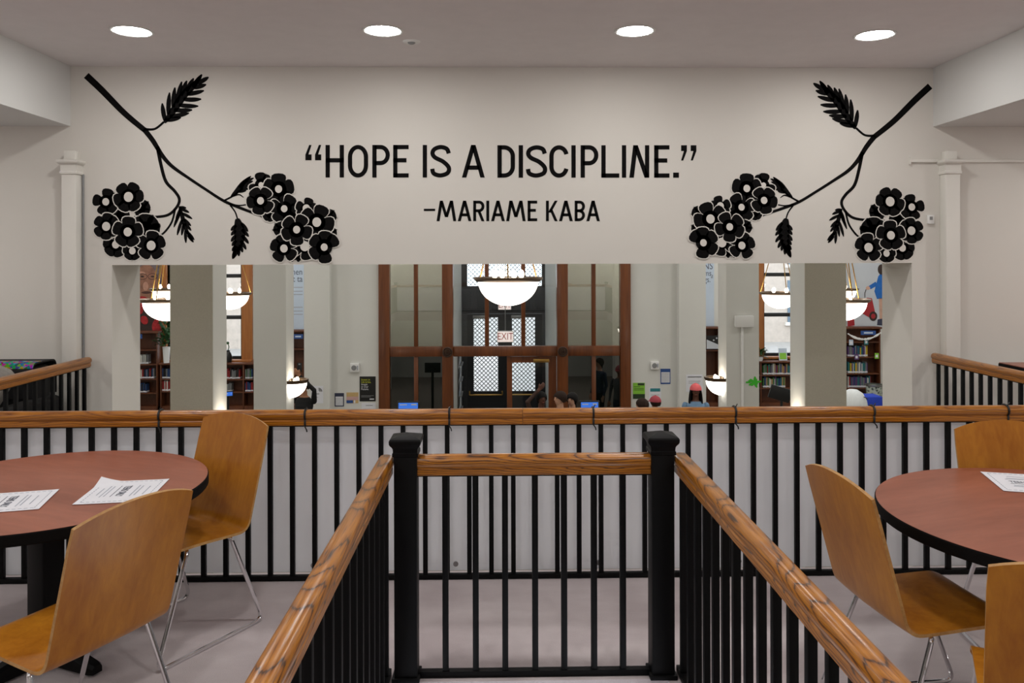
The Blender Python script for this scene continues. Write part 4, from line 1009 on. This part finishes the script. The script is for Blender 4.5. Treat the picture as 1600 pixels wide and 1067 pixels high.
# pale text panels
for px0, px1, lines, lab in ((440, 474.6, [(425, 'women', .24), (436, 'not ta', .24)], 'pale blue wall panel with grey lettering behind the white column and sconce'), (1098, 1115.5, [(416, 'NS', .26), (427, 'ms,', .22), (437, 'ngs."', .22)], 'pale blue wall panel with grey lettering ending in a quotation mark')):
    a_, b2 = atY(px0, 515, YN), atY(px1, 395, YN)
    t = thing('text_panel', lab, 'sign', (a_.x, YN, a_.z)); W = b2.x-a_.x; MB().box((0, -.008, 0), (W, 0, 2.4)).build('panel', 'poster_pale_blue', t, smooth=0)
    for py, s, sz in lines: lett(t, s, W-.03, wz(py, YN, px1)-a_.z, sz, 'ink', 'RIGHT', -.009, .8)
    if px0 < 700:
        for py in (449, 455, 460, 480, 486, 491): zz = wz(py, YN, 466)-a_.z; MB().box((W*.3, -.009, zz-.012), (W*.95, -.0075, zz+.012)).build('text_line', 'light_ink', t, smooth=0)

# ---- bookcases with books
BOOKC = {'red': '#8e2326', 'dark blue': '#24406e', 'teal': '#2e6f74', 'white': '#c9c9c2', 'black': '#1b1b1d', 'yellow': '#c7a92b', 'green': '#3d6b3f', 'purple': '#5b4070', 'tan': '#a88a5f', 'grey': '#787a7c'}
for k, h in BOOKC.items(): paint('book_'+k, h, .55, .06, 10, 0)
bookme = {}
for k in BOOKC:
    q = MB(); zs = [0, .05, .2, 1]; 
    # rounded spine: front edge chamfered; white call-number sticker near the bottom
    for i in range(3): q.loft([[(.0, .12, zs[j]), (.18, 0, zs[j]), (.82, 0, zs[j]), (1, .12, zs[j]), (1, 1, zs[j]), (0, 1, zs[j])] for j in (i, i+1)], 1 if i == 1 else 0, i != 1)
    bookme[k] = q.mesh('book', ['book_'+k, 'paper'], 0)
def bookcase(px0, px1, py_top, levels, Y, label, bookdesc, rows, dividers=(), sign=None, depth=.34, pal=None):
    xa, xb = wx(px0, Y, 560), wx(px1, Y, 560); pm = (px0+px1)/2; zt = wz(py_top, Y, pm); 
    t = thing('bookcase', label, 'bookcase', (xa, Y, ZF)); W = xb-xa; Ht = zt-ZF; th = .035
    MB().box((-.03, -.03, Ht-.05), (W+.03, depth, Ht), 0, .008).build('top_board', 'shelf_wood', t)
    MB().box((0, depth-.02, 0), (W, depth, Ht-.05)).build('back_board', 'shelf_wood', t, smooth=0)
    MB().box((0, .02, 0), (W, depth-.02, .12)).build('plinth', 'shelf_wood', t, smooth=0)
    for x in [0]+[wx(d, Y, 560)-xa for d in dividers]+[W-th]: MB().box((x, 0, 0), (x+th, depth-.02, Ht-.05), 0, .003).build('side_panel', 'shelf_wood', t)
    zl = [wz(p, Y, pm)-ZF for p in levels]
    for z in zl: MB().box((th, .005, z-.03), (W-th, depth-.02, z), 0, .003).build('shelf', 'shelf_wood', t)
    for (li, p0, p1, hmin, hmax, cols) in rows:
        x = max(wx(p0, Y, 560)-xa, th+.004); xe = min(wx(p1, Y, 560)-xa, W-th-.004); z = zl[li]
        while True:
            wd = random.uniform(.022, .046); 
            if x+wd > xe: break
            k = random.choice(cols); hh = random.uniform(hmin, hmax)*.9
            skip = any(x < dx+th+.003 and x+wd > dx-.003 for dx in [wx(d, Y, 560)-xa for d in dividers])
            if not skip:
                o = link('book', bookme[k], None, (xa+x, Y+.03+random.uniform(0, .02), ZF+z+.0008), 0, (wd-.002, .19, hh))
                rn = ['first', 'second', 'third'][sorted({q_[0] for q_ in rows}).index(li)]
                tag(o, '%s book in the %s row of %s' % (k, rn, bookdesc), 'book', '%s books in the %s row of %s' % (k, rn, bookdesc))
            x += wd
    if sign:
        sx, sy0, sy1 = sign
        a2, b3 = wx(sx[0], Y, 520)-xa, wx(sx[1], Y, 520)-xa; z0_, z1_ = wz(sy1, Y, sx[0])-ZF, wz(sy0, Y, sx[0])-ZF
        s_ = MB().box((a2, -.05, z0_), (b3, -.031, z1_)).build('shelf_sign', 'poster_blue', t, smooth=0)
        MB().box((a2+(b3-a2)*.2, -.053, (z0_+z1_)/2-.02), (b3-(b3-a2)*.2, -.049, (z0_+z1_)/2+.02)).build('sign_text', 'poster_pale_blue', s_, smooth=0)
    return t
mix_a = ['red', 'red', 'white', 'grey', 'dark blue', 'black', 'tan']; mix_b = ['dark blue', 'teal', 'white', 'grey', 'green', 'purple', 'tan', 'red']; mix_c = ['teal', 'dark blue', 'white', 'yellow', 'purple', 'grey', 'green']
YS = 21.1
bookcase(196, 246, 518, (546.5, 569, 592, 614), YS, 'tall brown bookcase under the portrait mural', 'the tall bookcase under the portrait', [(1, 215, 231, .24, .29, ['white', 'black', 'grey']), (2, 215, 240, .24, .3, mix_a), (3, 215, 229, .24, .28, ['dark blue', 'black', 'teal'])], (), ((210, 223), 522, 529))
bookcase(250, 300, 567, (592, 611.5), YS+.0, 'low brown bookcase with a potted plant on top', 'the low bookcase with the potted plant', [(0, 250, 268, .26, .31, ['grey', 'black', 'white', 'dark blue']), (1, 250, 268, .26, .31, ['red', 'red', 'red', 'white'])])
bookcase(340, 398, 567, (592.5, 612.5), YS, 'low brown bookcase under the window with the vase', 'the low bookcase under the vase window', [(0, 352, 376, .22, .32, ['black', 'red', 'grey', 'white']), (0, 382, 396, .26, .3, ['dark blue', 'green', 'red', 'grey']), (1, 352, 361, .2, .26, ['white', 'grey']), (1, 382, 396, .24, .3, mix_a)], (379,))
bookcase(444, 482, 516, (545,), YS, 'tall brown bookcase with a blue shelf sign behind the person in black', 'the bookcase behind the person in black', [], (), ((459, 474), 522, 529))
bookcase(1090, 1124.5, 511, (547,), YS, 'tall brown bookcase with starry dark picture between pilaster and column', 'the bookcase with the starry picture', [], ())
bookcase(1184, 1262, 564, (585.8, 606), YS, 'low brown bookcase under the window with the leaning card', 'the low bookcase under the card window', [(0, 1193, 1240, .24, .33, mix_b), (1, 1193, 1229, .24, .33, mix_b)], (1188,))
bookcase(1318, 1376, 511, (534, 557.5, 583.5, 606), YS, 'tall brown bookcase with a paper garland under the trolley mural', 'the tall bookcase with the garland', [(1, 1326, 1359, .26, .33, mix_c), (2, 1326, 1358, .28, .34, mix_c), (3, 1326, 1364, .28, .34, ['white', 'purple', 'grey', 'teal', 'red', 'dark blue'])], (), ((1344, 1367), 516.5, 523))
# starry picture
a_, b2 = atY(1104, 545, YS-.02), atY(1124, 524, YS-.02)
t = thing('starry_picture', 'dark starry picture with a pale slanting foreground on the bookcase', 'picture', (a_.x, YS-.02, a_.z)); W, H = b2.x-a_.x, b2.z-a_.z
MB().box((0, -.01, 0), (W, 0, H)).build('panel', 'poster_black', t, smooth=0); q = MB(); flat(q, [(0, 0), (W, 0), (W, H*.28), (0, H*.7)], -.0105, .001); q.build('foreground', 'mural_pale', t, smooth=0)
for x, z in ((.55, .65), (.78, .8)): q = MB(); flat(q, [(W*x+.03*math.cos(k*PI/4)*(1 if k % 2 == 0 else .4), H*z+.03*math.sin(k*PI/4)*(1 if k % 2 == 0 else .4)) for k in range(8)], -.012, .001); q.build('star', 'paper', t, smooth=0)
# garland
p0, p1 = atY(1324, 521, YS-.05), atY(1376, 519, YS-.05); t = thing('paper_garland', 'white beaded paper garland draped across the tall bookcase', 'garland', (p0.x, YS-.05, p0.z)); W = p1.x-p0.x
def gz(s): return -.17*4*s*(1-s)+(p1.z-p0.z)*s
MB().tube([(W*k/20, 0, gz(k/20)) for k in range(21)], .006, 6).build('string', 'paper', t)
bme = MB().ball((0, 0, 0), .034, 10).mesh('bead', 'white_plastic')
for k in range(22):
    s = (k+.5)/22; o = link('bead', bme, t, (W*s, -.03, gz(s))); f_ = random.uniform(.6, 1.15); o.scale = (f_, .5, f_)
for i, (px, py, mt, nm) in enumerate(((1330, 535, 'poster_pale_blue', 'pale blue card on the bookcase end below the garland'), (1353.5, 534, 'poster_teal', 'teal card on the bookcase below the blue shelf sign'), (1338.5, 557.5, 'book_purple', 'purple card on the second shelf edge of the garland bookcase'), (1370, 556, 'poster_green', 'pale green card on the empty part of the garland bookcase'))):
    p = atY(px, py, YS-.03); o = MB().box((-.055, -.004, -.075), (.055, .0, .075)).box((-.03, -.006, -.04), (.03, -.003, .03), 1).build('shelf_card', [mt, 'paper'], None, (p.x, YS-.025, p.z), smooth=0); tag(o, nm, 'card')

# ---- plants and things on the shelves
def plant(px, Y, zb, n, spread, hgt, label, pot=.16):
    p = atY(px, 560, Y); t = thing('potted_plant', label, 'plant', (p.x, Y, zb))
    if pot: MB().lathe([(0, 0), (.07, 0), (.095, pot), (.085, pot), (.08, pot-.02), (0, pot-.02)], 20).build('pot', 'pot_white', t)
    lm = MB(); L_ = .16
    lm.loft([[(-w_, y, z), (0, y, z-.012), (w_, y, z), (0, y, z+.002)] for y, w_, z in ((0, .004, 0), (.04, .028, .012), (.09, .034, .012), (.14, .018, -.006), (.165, .002, -.02))]); me = lm.mesh('leaf', 'plant_leaf', 60)
    for k in range(n):
        an = random.uniform(0, 2*PI); el_ = random.uniform(-.3, 1.2); o = link('leaf', me, t); rr = spread*random.uniform(.1, .7)
        o.location = (rr*math.cos(an), rr*math.sin(an)*.6, pot+hgt*random.uniform(.05, 1)); o.rotation_euler = (el_, 0, an-PI/2); o.scale = [random.uniform(.8, 1.4)]*3
zt1 = wz(567, YS, 270); zt2 = wz(564, YS, 1215)
plant(260, YS+.02, zt1, 90, .30, .66, 'bushy green plant in a white pot on the low bookcase', .42)
plant(1187, YS+.05, zt2, 30, .16, .2, 'small leafy plant trailing on the low bookcase beside the card', .1)
p = atY(356, 560, YS+.15); t = thing('flower_vase', 'dark vase with a bare stem on the low bookcase by the window', 'vase', (p.x, YS+.15, zt1)); MB().lathe([(0, 0), (.09, 0), (.12, .12), (.08, .24), (.05, .28), (.06, .31), (.0, .31)], 20).build('vase_body', 'monitor_black', t); MB().tube([(0, 0, .28), (.03, 0, .4), (.0, 0, .5)], .012, 6).ball((.0, 0, .5), .04, 8).build('stem', 'plant_leaf', t)
p = atY(1222, 550, YS+.2); o = MB().box((-.11, -.006, 0), (.11, .006, .32)).box((-.09, -.008, .03), (.09, -.005, .2), 1).build('leaning_card', ['poster_pale_blue', 'poster_green'], None, (p.x, YS+.12, zt2)); o.rotation_euler = (-.15, 0, 0); tag(o, 'pale blue card leaning against the window on the low bookcase', 'card')
# ---- kiosks, computers and seats on the hall floor
def monitor(px, py_top, Y, wpx, label, slant=0, screen=True, rz=0):
    p = atY(px, py_top, Y); wd = wpx/F*Y; h = wd*.62
    t = thing('computer_kiosk', label, 'computer', (p.x, Y, ZF), rz)
    zt = p.z-ZF
    MB().box((-.2, -.15, 0), (.2, .15, .03), 0, .006).build('base', 'monitor_black', t); MB().tube([(0, .04, .03), (0, .04, zt-h*.5)], .03, 10).build('stand', 'monitor_black', t)
    hd = MB().box((-wd/2, -.02, -h), (wd/2, .03, 0), 0, .006).build('monitor', 'monitor_black', t, (0, 0, zt)); hd.rotation_euler = (0, slant, 0)
    if screen:
        s_ = MB().box((-wd/2+.02, -.0225, -h+.02), (wd/2-.02, -.0205, -.02)).build('screen', 'screen_blue', hd, smooth=0)
        MB().box((-wd/2+.04, -.024, -.06), (-.02, -.0225, -.045)).box((.05, -.024, -.062), (wd/2-.04, -.0225, -.04)).build('screen_text', 'paper', hd, smooth=0)
monitor(638, 627, 13.2, 34, 'kiosk monitor with blue screen before the entrance screen by the black poster')
monitor(921, 626, 12.6, 31, 'kiosk monitor with blue screen beside the dark haired people')
monitor(1222, 605, 17.5, 34, 'black computer monitor tilted before the low bookcase with the leaning card', .3, False)
monitor(357, 611, 17.5, 14, 'black computer monitor before the low bookcase with the vase', .0, True, .6)
p = atY(1336, 608, 18.5)
t = thing('pouf', 'white rounded upholstered pouf before the garland bookcase', 'pouf', (p.x-.05, 18.5, ZF)); hh = p.z-ZF
MB().lathe([(0, hh), (.1, hh-.01), (.22, hh-.09), (.3, hh-.25), (.33, .45), (.3, .06), (0, .06)], 28).build('upholstery', 'white_fabric', t); MB().lathe([(0, 0), (.22, 0), (.24, .06), (0, .06)], 24).build('base', 'monitor_black', t); MB().tube([(.18*math.cos(k/3)+.05, -.22-.02*math.sin(k/3), hh-.2+.02*k) for k in range(4)], .012, 6).build('piping', 'monitor_black', t)
p = atY(1357, 617, 19.2); t = thing('blue_bench', 'bright blue upholstered bench before the garland bookcase', 'bench', (p.x, 19.2, ZF)); hh = p.z-ZF
MB().box((-.22, -.25, .1), (.25, .25, hh), 0, .04).build('upholstery', 'blue_fabric', t); MB().box((-.2, -.22, 0), (.22, .22, .1)).build('base', 'monitor_black', t, smooth=0)
p = atY(1366, 600, 19.9); t = thing('waste_bin', 'patterned grey green waste bin beside the blue bench', 'bin', (p.x, 19.9, ZF)); hh = p.z-ZF
MB().lathe([(0, 0), (.15, 0), (.2, hh-.04), (.17, hh-.04), (.14, .05), (0, .05)], 24).build('bin_body', 'bin_pattern', t); MB().lathe([(.2, hh-.05), (.215, hh-.04), (.215, hh), (.18, hh), (.18, hh-.04)], 24).build('bin_rim', 'steel', t)
# flyer rack on the vestibule wall
t = thing('flyer_rack', 'wire rack stuffed with pale flyers on the vestibule wall', 'rack', (vx0+.002, 17.6, ZF)); MB().box((0, -.35, .6), (.02, .35, 2.0), 0, .004).build('back_frame', 'steel', t)
for k in range(4):
    zz = .65+.33*k; MB().box((.02, -.35, zz), (.1, .35, zz+.015)).build('tray', 'steel', t, smooth=0)
    for j in range(3): o = MB().box((.03, -.1, 0), (.04, .1, .26)).build('flyer', ['paper', 'poster_pale_blue', 'light_ink'][(j+k) % 3], t, (.0, -.23+.23*j, zz+.016), smooth=0); o.rotation_euler = (0, .12, 0)

# ================================================================== PEOPLE
paint('skin_light', '#c79a7f', .6, .05, 12, 0); paint('skin_brown', '#5a3626', .6, .05, 12, 0); paint('skin_mid', '#a87657', .6, .05, 12, 0)
paint('hair_black', '#120f0f', .7, .3, 60, .3, spec=.2); paint('hair_brown', '#2c1d16', .7, .3, 60, .3, spec=.2)
paint('cloth_black', '#0c0c0e', .85, .1, 30, .1); paint('cloth_denim', '#6f8fae', .85, .1, 40, .1); paint('cloth_grey', '#5a5c60', .85, .1, 30, .1); paint('cloth_maroon', '#5a2b33', .85, .1, 30, .1); paint('cloth_brown', '#3b261d', .85, .1, 30, .1); paint('cloth_white', '#cfcdc8', .85, .05, 30, .1); paint('cloth_navy', '#23304a', .85, .1, 30, .1)
paint('cap_coral', '#e0666a', .8, .06, 30, .1); paint('cap_rose', '#a8444f', .8, .06, 30, .1); paint('shoe_dark', '#1c1a19', .6, .1, 20, 0); paint('eye_dark', '#0a0908', .3, 0, 5, 0); paint('lip', '#8a4a42', .5, .05, 9, 0)
def person(px, py_top, Y, face, label, skin, top, legs, hair, arms=None, cap=None, extra=None, back_hair=0):
    """standing figure; face = heading in degrees (0 looks along +Y, 180 towards the gallery)"""
    p = atY(px, py_top, Y); Hh = p.z-ZF; k = Hh/1.75
    t = thing('person', label, 'person', (p.x, Y, ZF), math.radians(face))
    q = MB()
    def limb(pts, rad): q.tube([Vector(a_)*k for a_ in pts], [r*k for r in rad], 12); [q.ball(Vector(a_)*k, r*k, 10) for a_, r in zip(pts, rad)]
    def ring(z, rx, ry, y0=0): return [(rx*k*math.cos(2*PI*i/20), y0*k+ry*k*math.sin(2*PI*i/20), z*k) for i in range(20)]
    q.loft([ring(.80, .10, .09), ring(.86, .165, .115), ring(.95, .17, .118), ring(1.06, .145, .10, .005), ring(1.18, .15, .105, .008), ring(1.30, .172, .112, .0), ring(1.39, .165, .095, -.008), ring(1.44, .11, .075, -.01), ring(1.475, .062, .06, -.008)])
    q.tube([(0, -.008*k, 1.44*k), (0, .002*k, 1.56*k)], .056*k, 14)
    # head: skull, jaw, nose
    q.ball((0, .005*k, 1.655*k), (.074*k, .093*k, .093*k), 18); q.ball((0, .028*k, 1.60*k), (.056*k, .062*k, .068*k), 14); q.ball((0, .098*k, 1.632*k), (.013*k, .018*k, .024*k), 8)
    for s in (-1, 1): q.ball((s*.076*k, -.004*k, 1.64*k), (.011*k, .02*k, .032*k), 8)
    for s in (-1, 1):
        limb([(s*.09, 0, .86), (s*.098, .012, .50), (s*.10, -.01, .30), (s*.10, -.012, .08)], [.088, .058, .054, .04]); 
        q.loft([[((s*.10+dx*w_)*k, (y)*k, (z)*k) for dx, z in ((-1, .0), (1, .0), (.8, h), (-.8, h))] for y, w_, h in ((-.065, .03, .06), (-.03, .036, .085), (.06, .042, .06), (.14, .044, .042), (.185, .028, .025))])
    arms = arms or {}
    hands = []
    for s in (-1, 1):
        el_, wr = arms.get(s, ((s*.245, -.02, 1.12), (s*.25, .07, .87)))
        limb([(s*.185, -.01, 1.385), el_, wr], [.055, .042, .028])
        E, W_ = Vector(el_), Vector(wr); d = (W_-E).normalized(); sd = d.cross(Vector((0, 1, 0)) if abs(d.y) < .8 else Vector((0, 0, 1))).normalized(); bk = d.cross(sd)
        pc_ = W_+d*.055; q.loft([[tuple((W_+d*a_+sd*(b2*w_)+bk*(c_*.013))*k) for b2, c_ in ((-1, -1), (1, -1), (1, 1), (-1, 1))] for a_, w_ in ((.0, .026), (.03, .036), (.085, .04), (.098, .036))])
        for f_, (o_, l_) in enumerate(((-.03, .068), (-.01, .078), (.011, .073), (.031, .056))):
            b0 = W_+d*.088+sd*o_; q.tube([tuple(x*k) for x in (b0, b0+d*l_*.5+bk*.006, b0+d*l_*.85+bk*.024)], [.0095*k, .009*k, .0075*k], 8)
        b0 = W_+d*.03-sd*.03*s; q.tube([tuple(x*k) for x in (b0, b0+d*.03-sd*.028*s, b0+d*.062-sd*.034*s+bk*.01)], [.012*k, .011*k, .009*k], 8)
        hands.append((W_, d))
    tmp = q.mesh('body', skin, 0); ob = bpy.data.objects.new('tmp', tmp); COL.objects.link(ob)
    rm = ob.modifiers.new('r', 'REMESH'); rm.mode = 'VOXEL'; rm.voxel_size = .0085; sm = ob.modifiers.new('s', 'SMOOTH'); sm.factor = .5; sm.iterations = 3
    dg = bpy.context.evaluated_depsgraph_get(); me = bpy.data.meshes.new_from_object(ob.evaluated_get(dg)); bpy.data.objects.remove(ob)
    me.name = 'body'; me.materials.clear(); [me.materials.append(MATS[x]) for x in (skin, top, legs, 'shoe_dark')]
    idx = []
    for pl in me.polygons:
        c_ = pl.center/k; i = 1
        if c_.z < .075: i = 3
        elif c_.z < .93 and abs(c_.x) < .2: i = 2
        if c_.z > 1.455 and abs(c_.x) < .1 and abs(c_.y) < .14: i = 0
        for W_, d in hands:
            r_ = c_-W_
            if r_.length < .24 and r_.dot(d) > -.005 and (r_-d*r_.dot(d)).length < .09: i = 0
        idx.append(i)
    me.polygons.foreach_set('material_index', idx); me.polygons.foreach_set('use_smooth', [True]*len(idx))
    link('body', me, t)
    for s in (-1, 1): MB().ball((s*.032*k, .088*k, 1.655*k), (.012*k, .008*k, .007*k), 10).build('eye', 'eye_dark', t)
    MB().ball((0, .088*k, 1.585*k), (.024*k, .006*k, .006*k), 10).build('mouth', 'lip', t)
    # hair: a cap of the skull cut away at the face, grown down the nape
    if hair:
        hm = MB(); n, R_ = 20, 12; rings = []
        for i in range(R_):
            th = (.04+.96*i/(R_-1))*PI*.70; rr = []
            for j in range(n):
                an = 2*PI*j/n; front = max(0, math.sin(an))
                t2 = th*(1-.42*front**1.0) + (back_hair*max(0, -math.sin(an)+.3)*(i/(R_-1)))
                dz = math.cos(min(t2, 2.4)); rs = math.sin(min(t2, 2.4)) if t2 < 2.4 else .675
                rr.append((.098*k*rs*math.cos(an), (-.008+.118*rs*math.sin(an))*k, (1.652+.114*dz-(max(0, t2-2.4)*.12))*k))
            rings.append(rr)
        hm.loft(rings); hm.build('hair', hair, t, smooth=60)
    if cap:
        cm = MB(); cm.lathe([(.106*k*math.cos(a_), 1.662*k+.114*k*math.sin(a_)) for a_ in [0, .2, .45, .7, .95, 1.2, 1.4, PI/2]], 24, sy=1.18); cm.ball((0, 0, 1.777*k), .01*k, 8)
        co = cm.build('cap', cap, t)
        bs_ = 1 if cap == 'cap_rose' else -1
        vis = MB(); vis.loft([[(.098*k*math.sin(u_)*f_, bs_*(.105+.0+.085*(f2))*k*math.cos(u_*.8), (1.668-.016*f2)*k+dz) for u_ in [-1.1+2.2*i/10 for i in range(11)] for dz in (0,)] + [(.098*k*math.sin(u_)*f_, bs_*(.105+.085*(f2))*k*math.cos(u_*.8), (1.664-.016*f2)*k) for u_ in reversed([-1.1+2.2*i/10 for i in range(11)])] for f_, f2 in ((1, 0), (.98, .5), (.85, 1))])
        vis.build('visor', cap, co)
    if extra: extra(t, k)
    return t
def phone(t, k):
    o = MB().box((-.038, -.005, -.078), (.038, .005, .078), 0, .006).build('mobile_phone', 'monitor_black', None); o.parent = None
    return o
person(475, 594, 14.4, 165, 'person in black holding up a phone behind the wall lamp', 'skin_mid', 'cloth_black', 'cloth_black', 'hair_black',
       {-1: ((-.26, .12, 1.60), (-.055, .255, 1.87)), 1: ((.28, .12, 1.60), (.075, .255, 1.87))})
def phone_at(px, py, Y): 
    p = atY(px, py, Y); o = MB().box((-.04, -.005, -.08), (.04, .005, .08), 0, .006).box((-.015, -.0085, .045), (.015, -.004, .068), 1, .002).build('mobile_phone', ['monitor_black', 'grey_plastic'], None, (p.x, Y, p.z)); tag(o, 'black mobile phone held up above the wall lamp', 'phone')
phone_at(468, 574, 14.12)
person(846, 612.5, 13.4, 200, 'dark haired person with a raised bent arm before the glazed door', 'skin_brown', 'cloth_brown', 'cloth_navy', 'hair_black', {1: ((.27, .03, 1.60), (.07, .05, 1.80))}, back_hair=.3)
person(875, 612, 13.0, 120, 'man with short dark hair standing between two dark haired people', 'skin_light', 'cloth_grey', 'cloth_navy', 'hair_brown')
person(894, 614, 13.2, 150, 'dark haired woman beside the kiosk with the blue screen', 'skin_light', 'cloth_maroon', 'cloth_black', 'hair_black', back_hair=.9)
person(1003, 623, 13.0, 60, 'dark haired person under the green flyer', 'skin_light', 'cloth_navy', 'cloth_black', 'hair_brown', back_hair=.5)
person(1024, 620, 13.7, 30, 'person in a dusky red cap under the teal headed notice', 'skin_mid', 'cloth_grey', 'cloth_navy', 'hair_brown', cap='cap_rose')
def locs(t, k):
    for j in range(18):
        an = PI*.12-PI*1.24*j/17; x, y = .086*math.cos(an), .096*math.sin(an)-.005
        MB().tube([Vector((x, y, 1.67))*k, Vector((x*1.2, y*1.15, 1.58))*k, Vector((x*1.35, y*1.2, 1.46))*k, Vector((x*1.35, y*1.25-.01, 1.34))*k], [.012*k, .013*k, .012*k, .008*k], 7).build('loc', 'hair_black', t)
person(1087, 601, 14.0, 172, 'person with long locs in a backwards coral cap and denim shirt', 'skin_brown', 'cloth_denim', 'cloth_navy', 'hair_black', cap='cap_coral', extra=locs)
